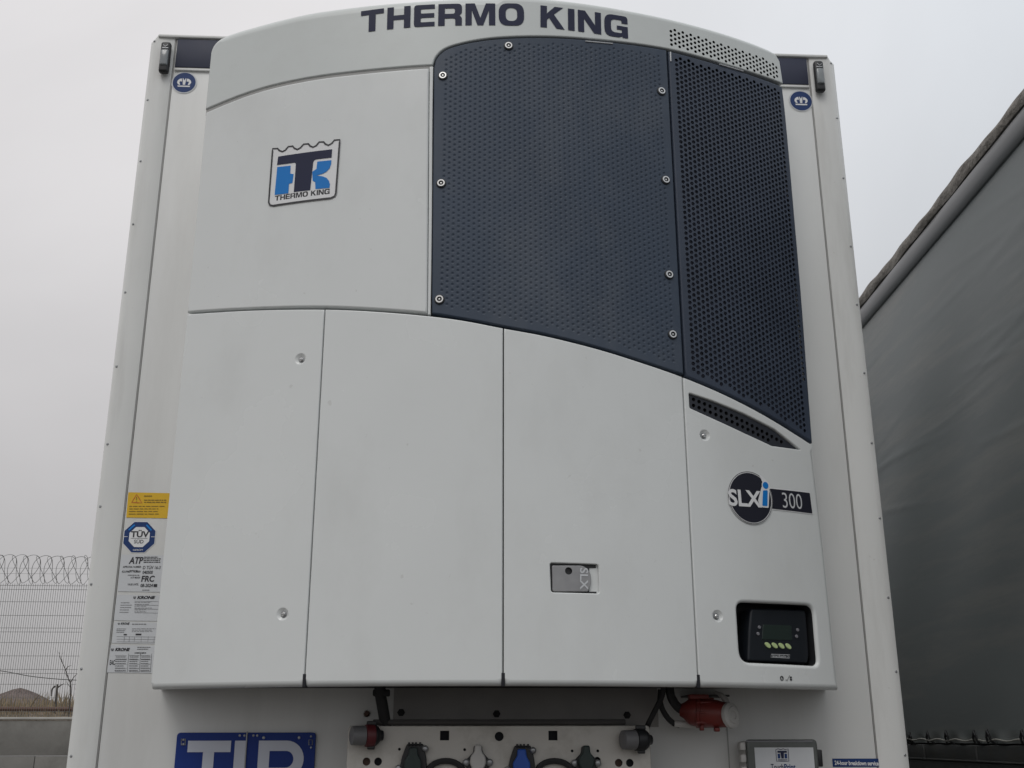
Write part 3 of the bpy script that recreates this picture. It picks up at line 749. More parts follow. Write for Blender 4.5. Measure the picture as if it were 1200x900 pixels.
def atp_sticker():
    m = Mark(); m.poly([wm(*p) for p in ((142, 650), (196, 651), (193, 694), (138, 693))], k=0)
    T = lambda t, x0, x1, y, h, bo=.02, sh=.12: m.text(t, wm(x0, y), wm(x1, y), h/355, k=1, bold=bo, o=.0008, sh=sh)
    T('ATP', 151, 167, 660.5, 7.5, .03, .2); lines(m, (169, 652), (189, 652), (189, 660), (168.5, 660), 4, 1, .5, seed=5)
    T('APPROVAL NUMBER', 144, 165.5, 665.5, 2.2, .01); T('D TÜV 16-3', 167.5, 188, 667, 3.6, .01)
    T('EQUIPMENT NUMBER', 143, 165, 671, 2.2, .01); T('040500', 167, 179, 672.5, 3.6)
    T('ATP MARK', 153, 164.5, 678, 2.0, .01); T('FRC', 165.5, 180.5, 681.5, 6.5, .03)
    T('VALID UNTIL', 149.5, 162.5, 686, 2.2, .01); T('08-2024', 164.5, 179, 688, 3.6); m.rect(wm(180, 688), wm(184.5, 684.5), k=1, o=.0008)
    lines(m, (152, 668), (165, 668), (165, 669.4), (152, 669.4), 1, 2, .8, seed=6); lines(m, (150, 673.5), (165, 673.5), (165, 674.8), (150, 674.8), 1, 2, .8, seed=7)
    lines(m, (167, 691), (176, 691), (176, 692.2), (167, 692.2), 1, 2, .8, seed=8)
    m.build('approval_sticker', ['plate_grey', 'ink', 'faint_ink'], TR, S_wall, .0015)
atp_sticker()
def small_crown(m, c, r, k, o=.0008):
    for s_ in (-1, 1): m.stroke([c+Vector((s_*.2, .5))*r, c+Vector((s_*.8, .45))*r, c+Vector((s_*.75, -.2))*r, c+Vector((s_*.3, -.5))*r], r*.35, k=k, o=o)
    m.stroke([c+Vector((0, .5))*r, c+Vector((0, -.5))*r], r*.3, k=k, o=o); m.stroke([c+Vector((-.7, -.8))*r, c+Vector((.7, -.8))*r], r*.3, k=k, o=o)
def krone(m, x0, x1, y, h, bo=.05):
    small_crown(m, wm(x0, y-h/2), h/2/355, 1); m.text('KRONE', wm(x0+h*.9, y), wm(x1, y), h/355, k=1, bold=bo, o=.0008, sh=.25)
def plates():
    m = Mark(); m.poly([wm(*p) for p in ((137, 697), (192, 698), (190, 728), (133.5, 727))], k=0)
    krone(m, 158, 181, 701.8, 3.2)
    lines(m, (142, 705), (156, 705), (154, 719), (140, 719), 5, 2, .25, .6, seed=9)
    for y in (704.5, 709, 713.5, 718): m.stroke([wm(158, y), wm(186, y+.6)], .0009, k=2, o=.0008)
    lines(m, (158, 705), (182, 705), (180, 718), (157.5, 718), 6, 2, .22, .4, seed=10)
    m.build('maker_plate', ['plate_grey', 'ink', 'faint_ink'], TR, S_wall, .0015)
    m = Mark(); m.poly([wm(*p) for p in ((134.5, 729), (190, 730), (187, 754.5), (131, 753.5))], k=0)
    krone(m, 139.5, 151.5, 732, 2.4, .03); lines(m, (155, 730.5), (175, 730.5), (175, 732.5), (155, 732.5), 1, 2, seed=11)
    lines(m, (137, 736), (150, 736), (149, 742), (136.5, 742), 3, 2, .35, seed=12); lines(m, (155, 736), (185, 736), (184, 741), (154.5, 741), 3, 2, .3, seed=13)
    m.rect(wm(159, 744.5), wm(166, 742.6), k=1, o=.0008); m.rect(wm(145, 744.5), wm(149, 743), k=1, o=.0008)
    for y in (746, 749, 752): m.stroke([wm(137, y), wm(184, y+.6)], .0009, k=2, o=.0008)
    for x in (146, 152, 158, 166, 174, 181): m.stroke([wm(x, 746), wm(x-.6, 752.5)], .0008, k=2, o=.0008)
    m.build('maker_plate', ['plate_grey', 'ink', 'faint_ink'], TR, S_wall, .0015)
    m = Mark(); m.poly([wm(*p) for p in ((130, 756), (186, 757), (182, 789), (125.5, 788))], k=0)
    krone(m, 132, 151.5, 762.8, 3.3); lines(m, (161, 757.5), (177, 757.5), (177, 762), (161, 762), 2, 2, .4, seed=14)
    lines(m, (158, 764), (178, 764), (178, 766.4), (158, 766.4), 1, 1, .5, seed=15)
    m.text('EAC', wm(128.6, 779), wm(134.8, 779), 5.0/355, k=1, bold=.02, o=.0008)
    for x0, x1, sd in ((136, 149, 16), (152.5, 164, 17), (166, 177, 18)):
        lines(m, (x0, 768.5), (x1, 768.5), (x1-1.5, 787), (x0-1.5, 787), 7, 2, .35, .25, seed=sd)
        for y in (768, 773, 778, 783, 787): m.stroke([wm(x0-1, y), wm(x1-.5, y+.3)], .0009, k=1 if sd > 16 else 2, o=.0007)
    for x in (151, 165, 178): m.stroke([wm(x, 766), wm(x-1.6, 787.5)], .0009, k=1, o=.0007)
    m.build('maker_plate', ['plate_grey', 'ink', 'faint_ink'], TR, S_wall, .0015)
    m = Mark(); a, c = wm(975, 889), wm(1032, 898.5); m.rect((a.x, c.y), (c.x, a.y), k=0)
    m.text('24-hour breakdown service', wm(978, 896.2), wm(1029.5, 897), 4.6/365, k=1, bold=.03, o=.0008)
    m.build('service_sticker', ['crown_blue', 'sticker_white'], TR, S_wall, .0015)
plates()
# running gear of our trailer
b = MB()
for x in (-.45, .45): b.box((x, 7.4, .93), (.14, 12, .38), .01)
b.box((0, 1.2, 1.10), (1.3, 2, .08), .01)
b.build('chassis', 'dark_steel', TR)
for x in (-.75, .75):
    b = MB(); b.box((x, 2.8, .58), (.13, .13, 1.12), .008); b.lathe([(0, .05), (.06, .05), (.15, .03), (.15, 0), (0, 0)], (x, 2.8, 0), (0, 0, 1), 20); b.build('landing_leg', 'dark_steel', TR)
for y in (8.8, 10.1, 11.4):
    for x in (-1.08, 1.08):
        b = MB(); b.lathe([(.28, -.16), (.5, -.17), (.53, -.12), (.53, .12), (.5, .17), (.28, .16), (.26, .05), (.1, .05), (.1, 0), (0, 0)], (x, y, .53), (1, 0, 0), 32); b.build('wheel', 'rubber', TR)

# ================================================================== COOLING UNIT
UN = empty('refrigeration_unit', (0, -.2, on_unit(590, 803).y))
tag(UN, 'white bowed cooling unit with dark mesh grilles hung on the trailer front', 'cooling unit')
ZU = on_unit(590, 803.5).y
top_out = [(240.5, 128), (244, 92), (247, 60), (250, 46), (263, 35), (300, 25), (360, 10), (400, 4), (480, -4), (560, -8), (650, -4), (735, 9), (800, 23), (850, 37), (890, 51), (907, 60), (914, 72), (918, 98)]
arcL = [(240.5, 128), (300, 105), (360, 91), (430, 82), (507, 76)]
gr_out = [(507, 76), (511, 66), (521, 57), (540, 50.5), (570, 45), (605, 42.5), (650, 42.5), (700, 46), (785, 57.5), (850, 75), (918, 98)]
cover_loop = U(top_out[:-1])
# smooth the arch in panel space
archpts = crom(U([(247, 62), (250, 50), (257, 40.5), (272, 33.5), (300, 25)]+top_out[6:17]), 6)
lower = crom(U(arcL[::-1]), 8)[:-1]; mid = crom(U(gr_out[::-1]), 6)[:-1]
cover = U(top_out[:2])+archpts+mid+lower
# perforated strip of the cover
def strip_holes():
    topc = U([(786, 34), (820, 43.5), (850, 53), (880, 64), (911, 77)]); botc = U([(786, 52), (820, 62), (850, 71.5), (880, 81.5), (909, 91)])
    out = []; s0, s1 = topc[0].x, topc[-1].x; p = .0180; cx = p*.866; i = 0
    def zt(s, C):
        for a, b in zip(C, C[1:]):
            if s <= b.x: return a.y+(b.y-a.y)*(s-a.x)/(b.x-a.x)
        return C[-1].y
    while s0+i*cx < s1:
        s = s0+i*cx; zb, zt_ = zt(s, botc), zt(s, topc)
        for j in range(5):
            z = zb+(j+.5*(i % 2))*p
            if z < zt_+.004: out.append(circle((s, z), .0058, 8))
        i += 1
    return out
def cover_r(p):
    if min((p-q).length for q in archpts) > .032: return .005
    z0 = archpts[0].y if p.x < 0 else archpts[-1].y; t = max(0, min(1, (p.y-z0)/.09)); return .005+.042*t*t*(3-2*t)
_arch = sorted([(p.x, p.y) for p in archpts])
def on_unit_top(s):
    if s <= _arch[0][0]: return _arch[0][1]
    for a, b in zip(_arch, _arch[1:]):
        if s <= b[0]: return a[1]+(b[1]-a[1])*(s-a[0])/(b[0]-a[0])
    return _arch[-1][1]
cov = plate('top_cover', cover, ['cover_white', 'dark'], UN, thick=.06, holes=[(h, 0, .02, 1, 1) for h in strip_holes()], rfun=cover_r, seg=6)
# roof skin from the arch back to the wall
vs, fs = [], []; A = archpts; n = len(A)
for p in A:
    a = S_unit(p.x, p.y-.003, -.05); vs += [a, Vector((a.x*1.01, -.001, a.z-.04))]
for i in range(n-1): fs.append([2*i, 2*i+2, 2*i+3, 2*i+1])
mesh('roof_skin', vs, fs, 'cover_white', cov, 60)
# lettering on the cover
m = Mark(); base = crom(U([(422.5, 38.8), (460, 34.2), (500, 31.2), (540, 30), (580, 29.8), (615, 30.3), (660, 34.8), (700, 40), (736, 45.5)]), 6)
hh = (on_unit(560, 5).y-on_unit(560, 30).y)
wide_text(m, 'THERMO KING', base, hh*1.02, gap=.16); m.build('lettering', ['navy'], cov, S_unit, .0015)

# panel outlines
G = 2.0   # seam share in pixels of the photo is about 2
p_up = [(241, 131.5)]+[(300, 108.5), (360, 94.5), (430, 85.5)]+[(502.5, 79.5), (500.5, 366.5), (440, 362), (380, 359.5), (300, 361), (219, 366)]
up_loop = crom(U(p_up[:5]), 6)+U([p_up[5]])+crom(U(p_up[5:]), 6)[1:]
panel_up = plate('front_panel', up_loop, 'unit_white', UN, r=.006)
panel_up['label'] = 'upper left panel with the blue and navy emblem'
def low_loop(tops, xb0, xb1, yb=803.5):
    t = crom(U(tops), 6); a, b_ = on_unit(xb0, yb), on_unit(xb1, yb); return t+[Vector((b_.x, ZU)), Vector((a.x, ZU))]
sweep = lambda x: None
SW = [(219, 368), (300, 363.5), (380, 362.5), (440, 365), (500, 370), (545, 376), (589, 384.5), (640, 394), (700, 409), (750, 424.5), (799, 441.5), (850, 463), (900, 489), (953, 522)]
def sw_seg(x0, x1):
    C = crom([Vector(p) for p in SW], 10); pts = [p for p in C if x0 < p.x < x1]
    def y(x):
        for a, b in zip(C, C[1:]):
            if x <= b.x: return a.y+(b.y-a.y)*(x-a.x)/(b.x-a.x)
        return C[-1].y
    return [(x0, y(x0))]+[(p.x, p.y) for p in pts[1::3]]+[(x1, y(x1))]
rb = lambda p: .016 if p.y < ZU+.003 else .004
def seam_x(xt, yt): s = on_unit(xt, yt).x; return s
s1, s2, s3 = seam_x(380.5, 363), seam_x(590, 385), seam_x(800, 442)
sL = on_unit(219.5, 368).x; sR = on_unit(984, 806).x
def panel(sa, sb, x0, x1, **kw):
    L = U(sw_seg(x0, x1)); C = [p for p in L if sa+.003 < p.x < sb-.003]
    L2 = [Vector((sa+.0017, L[0].y))]+C+[Vector((sb-.0017, L[-1].y))]+[Vector((sb-.0017, ZU)), Vector((sa+.0017, ZU))]
    return L2
la = panel(on_unit(175.5, 804).x, s1, 219, 380)
la[0].x = on_unit(219, 368).x
lb = panel(s1, s2, 381, 589); lc = panel(s2, s3, 591, 799)
Ld = U(sw_seg(801, 953)); ld = [Vector((s3+.0017, Ld[0].y))]+Ld[1:]+[on_unit(968, 650), Vector((sR, ZU)), Vector((s3+.0017, ZU))]
def dimple(px, py): c = on_unit(px, py); return circle(c, .0185, 24)
def lock(px, py, parent):
    c = on_unit(px, py); P = S_unit(c.x, c.y, -.0095); nrm = (S_unit(c.x, c.y, .1)-S_unit(c.x, c.y, 0)).normalized(); b = MB()
    b.lathe([(0, .007), (.0045, .007), (.0062, .0055), (.0066, 0)], P, nrm, 16, 0); b.lathe([(.0066, .0012), (.0095, .001), (.0098, -.002)], P, nrm, 16, 1)
    b.box(P+nrm*.0085, (.009, .0015, .0022), .0003, k=1); b.build('quarter_turn_lock', ['steel', 'zinc'], parent)
cup = lambda px, py: (dimple(px, py), 0, .010, 0, 0, .0085)
pa = plate('front_panel', la, 'unit_white', UN, rfun=rb, holes=[cup(352, 420.5), cup(331, 719.5)], seg=4); lock(352, 420.5, pa); lock(331, 719.5, pa)
pa['label'] = 'left lower panel with two locks'
pb_ = plate('front_panel', lb, 'unit_white', UN, rfun=rb, seg=4); pb_['label'] = 'plain lower panel second from left'
# handle recess
hr = round_poly(U([(644.5, 659.5), (701.5, 661.5), (702.5, 695.5), (646, 694)]), .008)
pc = plate('front_panel', lc, ['unit_white'], UN, rfun=rb, holes=[(hr, .0035, .011, 0, 0)], seg=4); pc['label'] = 'lower panel with the grey paddle latch'
# control recess
cr = round_poly(U([(863.5, 705.5), (953.5, 709.5), (959.5, 780.5), (868, 776)]), [.025, .03, .022, .035], 6)
vent = round_poly(U([(807.5, 460.5), (835, 469.5), (871.7, 484.5), (908, 503), (938, 527), (905, 522.5), (871.7, 507), (835, 490), (808.5, 478)]), [.005, 0, 0, .003, .002, .004, 0, 0, .005], 4)
pd = plate('front_panel', ld, ['unit_white', 'black'], UN, rfun=lambda p: .016 if p.y < ZU+.003 else (.02 if p.x > sR-.1 and p.y < on_unit(953, 524).y else .004), seg=4,
           holes=[(cr, .010, .04, None, 1), (vent, .004, .012, None, 0), cup(826, 510), cup(841, 722)])
pd['label'] = 'right lower panel with the round badge and the control recess'
lock(826, 510, pd); lock(841, 722, pd)

# small slotted vent in the right lower panel
vi = inset(ccw(vent), .002)
reg = inset(ccw(vent), .0085)
hv = []
for a_, m_, b_, n_ in (((814, 467.3), (862.5, 488.2), (917.5, 517.3), 18), ((814, 474.5), (858, 493), (902, 515), 15)):
    Pv = crom(U([a_, m_, b_]), 20); Lc = [0]
    for p, q in zip(Pv, Pv[1:]): Lc.append(Lc[-1]+(q-p).length)
    for i in range(n_):
        d_ = Lc[-1]*i/(n_-1); k_ = min(max(t for t in range(len(Lc)) if Lc[t] <= d_+1e-9), len(Pv)-2); hv.append(circle(Pv[k_].lerp(Pv[k_+1], (d_-Lc[k_])/(Lc[k_+1]-Lc[k_])), .0064, 10))
plate('vent_grille', vi, ['vent_dark', 'dark'], pd, thick=.01, off=-.007, r=.001, holes=[(h, 0, .012, 1, 1) for h in hv], seg=1)

# main grilles
g1 = crom(U([(508.5, 78), (512, 68), (522, 58.5), (541, 52), (570, 46.8), (605, 44.3), (650, 44.2), (700, 47.6), (784, 59)]), 6)
sG = on_unit(799, 440).x; sg0 = (on_unit(785.5, 60).x+sG)/2
bot1 = crom(U([(799, 438), (750, 421.5), (700, 406), (640, 391), (589, 381.5), (545, 373), (506, 366.5)]), 6)
g1 = [p for p in g1 if p.x < sg0-.006]+[Vector((sg0-.003, g1[-1].y))]+[Vector((sg0-.003, bot1[0].y))]+[p for p in bot1[1:] if p.x < sg0-.006]
scr = [(596, 54), (519, 89), (517, 215), (515, 351), (775, 107), (780, 211), (784, 322), (788, 392)]
SP = U(scr)
reg = inset(ccw(dense(g1, .02)), .024)
d1 = hexholes(reg, .0064, skip=[(p, .021) for p in SP], n=8)
cg = plate('condenser_grille', g1, ['grille', 'dark'], UN, thick=.03, r=.004, holes=[(h, 0, .0036, 0, 0, .0045) for h in d1], grid=None, off=-.001)
for p in SP:
    P = S_unit(p.x, p.y, -.001); nrm = (S_unit(p.x, p.y, .1)-S_unit(p.x, p.y, 0)).normalized(); b = MB()
    b.lathe([(.0160, .0003), (.0155, .0030), (.0125, .0040), (.0125, .001)], P, nrm, 24, 2)
    b.lathe([(.0128, .002), (.0128, .0055), (.0118, .0068), (.0080, .0068), (.0074, .0035)], P, nrm, 20, 0)
    b.lathe([(0, .0056), (.0026, .0054), (.0030, .003)], P, nrm, 12, 0); b.lathe([(.0075, .0036), (.0030, .0035)], P, nrm, 12, 1)
    b.build('screw', ['steel', 'black', 'black'], cg)
g2 = [Vector((sg0+.004, on_unit(787, 60).y))]+crom(U([(787.5, 60), (850, 77.5), (917.5, 101)]), 6)+crom(U([(917.5, 101), (922, 140), (930, 230), (939.5, 340), (947, 440), (953, 519)]), 4)[1:]+crom(U([(953, 519), (900, 485.5), (850, 460), (801, 439.5)]), 6)[1:]
g2 = [g2[0]]+[p for p in g2[1:] if p.x > sg0+.006]+[Vector((sg0+.004, g2[-1].y))]
reg = inset(ccw(dense(g2, .02)), .019); 
d2 = hexholes(reg, .0068)
plate('air_grille', g2, ['grille_dark', 'dark'], UN, thick=.03, r=.006, holes=[(h, 0, .004, None, 0) for h in d2], grid=None, off=-.002)
V_, T_ = fill([inset(ccw(dense(g2, .02)), .010)], .05); mesh('coil_screen', [S_unit(p.x, p.y, -.019) for p in V_], T_, 'coil', UN, 0)
print('holes', len(d1), len(d2), len(hv))
# white rim between upper panel and grille, and the grey strip under the cover
def band(L0, L1, name, m, parent, off):
    A_, B_ = L0, L1; n = len(A_); vs = [S_unit(p.x, p.y, off) for p in A_]+[S_unit(p.x, p.y, off) for p in B_]
    return mesh(name, vs, [[i, i+1, n+i+1, n+i] for i in range(n-1)], m, parent, 0)
e1 = crom(U([(503.2, 77), (502.5, 150), (502, 250), (501, 368)]), 5); e2 = crom(U([(507.5, 77), (506.5, 150), (506, 250), (504.5, 368)]), 5)
plate('edge_strip', e1+e2[::-1], 'unit_white', UN, r=.0025, thick=.01, off=-.004, grid=None)
k1 = crom(U(arcL), 8); k2 = [p-Vector((0, .022)) for p in k1]; k1 = [p+Vector((0, .010)) for p in k1]
plate('cover_gasket', k1+k2[::-1], 'seal', UN, r=.001, thick=.01, off=-.005, grid=None)
# housing behind the panels: dark core with floor
core = dense(U([(241, 120), (250, 52)])+[p-Vector((0, .02)) for p in archpts[10:-8]]+U([(908, 66), (915, 100)])+U([(950, 519)])+[Vector((sR-.012, ZU+.016)), Vector((on_unit(176, 804).x+.012, ZU+.016))], .03)
core = inset(ccw(core), .008)
V, T = fill([core], .05)
b = MB(); b.add([S_unit(p.x, p.y, -.024) for p in V], T)
n = len(core); b.add([S_unit(p.x, p.y, -.024) for p in core]+[Vector((S_unit(p.x, p.y, -.024).x*1.0, -.002, p.y)) for p in core], [[j, (j+1) % n, n+(j+1) % n, n+j] for j in range(n)])
# cut: leave the control recess open by pushing the core back there
for i, v in enumerate(b.v[:len(V)]):
    q = V[i]
    if inside(q, inset(ccw(dense(cr, .02)), -.03)): b.v[i] = S_unit(q.x, q.y, -.10)
b.build('housing', 'core', UN, 0)
# floor pan and side panels
vs = []; ss = [on_unit(175.5, 804).x+.016+(sR-.016-on_unit(175.5, 804).x-.016)*i/40 for i in range(41)]
for s in ss: a = S_unit(s, ZU+.012, -.008); vs += [a, Vector((a.x*1.025, -.001, ZU+.012))]
mesh('floor_pan', vs, [[2*i, 2*i+1, 2*i+3, 2*i+2] for i in range(40)], 'under', UN, 0)
for sgn in (-1, 1):
    edge = ([Vector((on_unit(175.5, 804).x, ZU+.008)), on_unit(197, 585), on_unit(219, 368), on_unit(241, 128), on_unit(250, 50)] if sgn < 0 else
            [Vector((sR, ZU+.008)), on_unit(968, 650), on_unit(953, 520), on_unit(937, 300), on_unit(918, 98), on_unit(912, 70)])
    b = MB(); vs = []
    for p in edge:
        a = S_unit(p.x, p.y, -.012); a.x -= sgn*.006; vs += [a, Vector((a.x+sgn*.028, -.001, p.y)), Vector((a.x+sgn*.022, -.001, p.y)), Vector((a.x-sgn*.006, a.y+.004, p.y))]
    n = len(edge); fs = [[4*i+k, 4*i+(k+1) % 4, 4*i+4+(k+1) % 4, 4*i+4+k] for i in range(n-1) for k in range(4)]+[[0, 1, 2, 3], [4*n-4+k for k in range(4)]]
    mesh('side_panel', vs, fs, 'unit_white', UN, 30)
# dark blocks standing in for the shaded open gaps where the lower seams end
for s in (s1, s2, s3):
    b = MB(); P = S_unit(s, ZU+.016, -.0085); b.box(P, (.0100, .018, .036), .001, rot=(0, 0, s/RC)); b.build('seam_gap_fill', 'dark', UN)

# emblem on the upper panel, traced in panel space
def emblem():
    f = lambda p: on_unit(300+p[0]/9, 150+p[1]/9); m = Mark()
    sc = [(180, 222), (232, 220), (248, 240), (280, 253), (312, 238), (345, 200), (390, 195), (408, 217), (440, 230), (472, 212), (505, 175), (555, 170), (573, 193), (605, 206), (637, 190), (670, 152), (715, 150), (733, 172), (765, 186), (800, 168), (830, 132), (886, 127)]
    rest = [(845, 690), (832, 722), (790, 742), (180, 822), (150, 815), (138, 785)]
    out = [f(p) for p in sc+rest]
    m.poly(inset(ccw(out), -.0035), k=3, o=0); m.stroke(out, .0058, k=2, closed=True, o=.0010)
    m.poly(round_poly([f(p) for p in ((238, 305), (806, 228), (800, 315), (610, 338), (575, 660), (402, 680), (425, 368), (225, 393))], [0, 0, 0, .012, 0, 0, .008, 0]), k=0, o=.0008)
    m.poly([f(p) for p in ((228, 415), (368, 400), (365, 485), (400, 490), (388, 583), (352, 592), (345, 692), (200, 710))], k=1, o=.0008)
    m.poly([f(p) for p in ((650, 358), (798, 343), (795, 385), (778, 430), (745, 465), (700, 488), (640, 505), (700, 512), (745, 528), (772, 560), (782, 595), (778, 635), (630, 648), (628, 575), (600, 560), (597, 465), (640, 435))], k=1, o=.0008)
    a, b_ = f((200, 772)), f((778, 697)); wide_text(m, 'THERMO KING', [a, (a+b_)/2, b_], .0185, k=2, gap=.10)
    m.build('emblem', ['navy', 'blue', 'ink', 'sticker_white'], panel_up, S_unit, .0018)
emblem()
# round badge and number bar
def badge():
    c = on_unit(879, 583.3); r = (on_unit(879, 552).y-on_unit(879, 615).y)/2*.98; m = Mark()
    bar = round_poly(U([(900, 572.5), (948.5, 577.8), (951.5, 601.8), (898, 595.5)]), [0, .004, .002, 0])
    m.poly(inset(ccw(bar), -.003), k=2, o=0); m.poly(bar, k=5, o=.0008)
    m.text('300', on_unit(917, 595), on_unit(940, 597), .048, k=3, bold=-.005, o=.0016)
    m.poly(circle(c, r, 48), k=2, o=.0016); m.poly(circle(c, r*.985, 48), circle(c, r*.965, 48), k=1, o=.0022)
    m.poly(circle(c, r*.93, 48), k=0, o=.0024)
    f = lambda x, y: on_unit(840+x/10, 540+y/10)
    m.poly([f(*p) for p in ((470, 150), (540, 200), (600, 262), (625, 330), (600, 335), (540, 290), (518, 240), (505, 205))], k=2, o=.003)
    m.text('SLX', f(135, 520), f(520, 545), .050, k=2, bold=.028, o=.0034)
    iw = round_poly([f(*p) for p in ((515, 300), (605, 320), (595, 557), (500, 545), (470, 470))], .004)
    m.poly(iw, k=2, o=.0040); ib = round_poly([f(*p) for p in ((528, 350), (583, 350), (580, 535), (520, 530))], .004); m.poly(ib, k=4, o=.0046)
    cc = f(558, 292); m.poly(circle(cc, .0145, 20), k=2, o=.0040); m.poly(circle(cc, .0110, 20), k=4, o=.0046)
    m.build('badge', ['bar_black', 'ink', 'sticker_white', 'plate_grey', 'blue', 'bar_black'], pd, S_unit, .0012)
    m = Mark(); c = on_unit(916, 794.8); m.poly(circle(c, .0068, 20), circle(c, .0042, 20), k=0); m.poly(circle(c+Vector((.001, .001)), .002, 12), k=0)
    m.stroke([on_unit(920.5, 797), on_unit(921.5, 797)], .003, k=0); m.stroke([on_unit(922, 798), on_unit(925, 791.5)], .0012, k=0)
    q = on_unit(925.5, 797.5); 
    for i in range(2):
        for j in range(2): m.rect(q+Vector((i*.0045, j*.0065)), q+Vector((i*.0045+.0036, j*.0065+.0052)), k=0)
    m.build('service_mark', ['ink'], pd, S_unit, .0012)
badge()
# paddle latch
def latch():
    f = lambda x, y: on_unit(620+x/10.9, 640+y/10.9)
    L = round_poly([f(*p) for p in ((295, 245), (700, 245), (790, 330), (795, 480), (760, 580), (300, 580))], [.004, .012, .02, .02, .006, .006], 5)
    hole = circle(f(507, 315), .0105, 16)
    plate('paddle_latch', L, ['latch', 'black'], pc, off=-.002, thick=.008, r=.002, holes=[(hole, 0, .008, 1, 1)], grid=None)
    m = Mark()
    a = f(655, 290); m.text('SLX', f(655, 275), f(655, 555), .023, k=0, bold=.02)
    m.build('latch_lettering', ['plate_grey'], pc, S_unit, -.0008)
    # dark slot behind
    S = round_poly([f(*p) for p in ((262, 222), (862, 240), (868, 270), (800, 262), (700, 235), (280, 235), (285, 592), (720, 592), (760, 580), (872, 580), (868, 604), (290, 598), (264, 570))], 0)
    m = Mark(); m.poly([f(*p) for p in ((258, 216), (862, 234), (866, 274), (780, 274), (780, 576), (874, 576), (870, 606), (280, 600), (262, 580))], k=0); m.build('latch_slot', ['black'], pc, S_unit, -.0100)
latch()
# control box in its recess
def control():
    f = lambda x, y: on_unit(840+x/8.18, 690+y/8.18)
    S_c = lambda s, z, o=0: S_unit(s, z, o-.028)
    # recess tub
    tub = inset(ccw(dense(cr, .02)), -.012); cb = empty('control_box', S_unit(f(560, 420).x, f(560, 420).y, -.05), parent=UN)
    b = MB(); n = len(tub)
    vs = [S_unit(p.x, p.y, -.036) for p in tub]+[S_unit(p.x, p.y, -.085) for p in tub]
    b.add(vs, [[j, (j+1) % n, n+(j+1) % n, n+j] for j in range(n)]); V, T = fill([tub], .03); b.add([S_unit(p.x, p.y, -.085) for p in V], T); b.build('recess_tub', 'black', cb, 40)
    face = round_poly([f(*p) for p in ((372, 180), (912, 194), (945, 640), (930, 715), (340, 690), (352, 400))], [.012, .016, .012, .016, .01, .01], 5)
    plate('fascia', face, 'plastic', cb, off=-.024, thick=.05, r=.007)
    lcdL = round_poly([f(*p) for p in ((490, 335), (765, 345), (775, 490), (478, 480))], .003)
    plate('display', lcdL, 'lcd', cb, off=-.0225, thick=.003, r=.0012, grid=None)
    for x, y in ((535, 535), (602, 538), (668, 542), (735, 546)):
        c = f(x, y); L = [c+Vector((math.cos(t)*.0105+math.sin(t)*-.001, math.sin(t)*.0078+math.cos(t)*-.0032)) for t in [2*math.pi*k/16 for k in range(16)]]
        plate('key', L, 'key_green', cb, off=-.0205, thick=.004, r=.0012, grid=None, seg=2)
    for x, y in ((452, 362), (440, 425), (825, 388), (815, 450)):
        plate('button', circle(f(x, y), .0052, 12), 'key_grey', cb, off=-.0205, thick=.004, r=.0012, grid=None, seg=2)
    m = Mark(); q = [f(*p) for p in ((570, 622), (752, 628), (745, 660), (566, 650))]; m.stroke(q, .0013, k=0, closed=True)
    m.text('SmartReefer 3', f(582, 648), f(738, 654), .0065, k=0, bold=.0)
    m.build('fascia_mark', ['plate_grey'], cb, S_unit, -.0232)
    for pts in (((190, 203), (262, 207)), ((232, 640), (300, 640))):
        b = MB(); b.tube([S_unit(f(*p).x, f(*p).y, -.05) for p in pts], .0012, 6); b.build('guide_wire', 'zinc', cb)
    b = MB(); b.tube(crom([S_unit(f(*p).x, f(*p).y, -.04) for p in ((200, 500), (215, 485), (222, 470), (238, 465))], 4), .0022, 6); b.build('hook', 'pale_plastic', cb)
    for k in range(3):
        b = MB(); b.tube(crom([S_unit(f(x+k*28, y).x, f(x+k*28, y).y, -.06-.006*k) for x, y in ((215, 150), (235, 300), (222, 450), (250, 640))], 6), .005, 8); b.build('cable', 'rubber', cb)
control()

# ================================================================== BELOW THE UNIT
def at(px, py, y0): q = on_plane(px, py, y0); return Vector((q.x, y0, q.y))
# dark mounting rail across the wall under the unit
a, c = at(462, 800, -.006), at(772, 852, -.006)
b = MB(); b.box(((a.x+c.x)/2, -.003, (a.z+c.z)/2), (c.x-a.x, .006, a.z-c.z), .002); o = b.build('mounting_plate', 'mount_grey', UN)
for px, py in ((470, 835), (582, 836.5), (735, 838)):
    b = MB(); P = at(px, py, -.008); b.lathe([(0, .008), (.006, .008), (.0085, .006), (.009, 0), (.012, 0), (.012, -.003)], P, (0, -1, 0), 6); b.build('bolt', 'rubber', o)
b = MB(); P = at(430, 836, 0); b.lathe([(0, .008), (.006, .008), (.008, .006), (.009, 0), (.012, 0), (.012, -.003)], P, (0, -1, 0), 8); b.build('bolt', 'rust', UN)
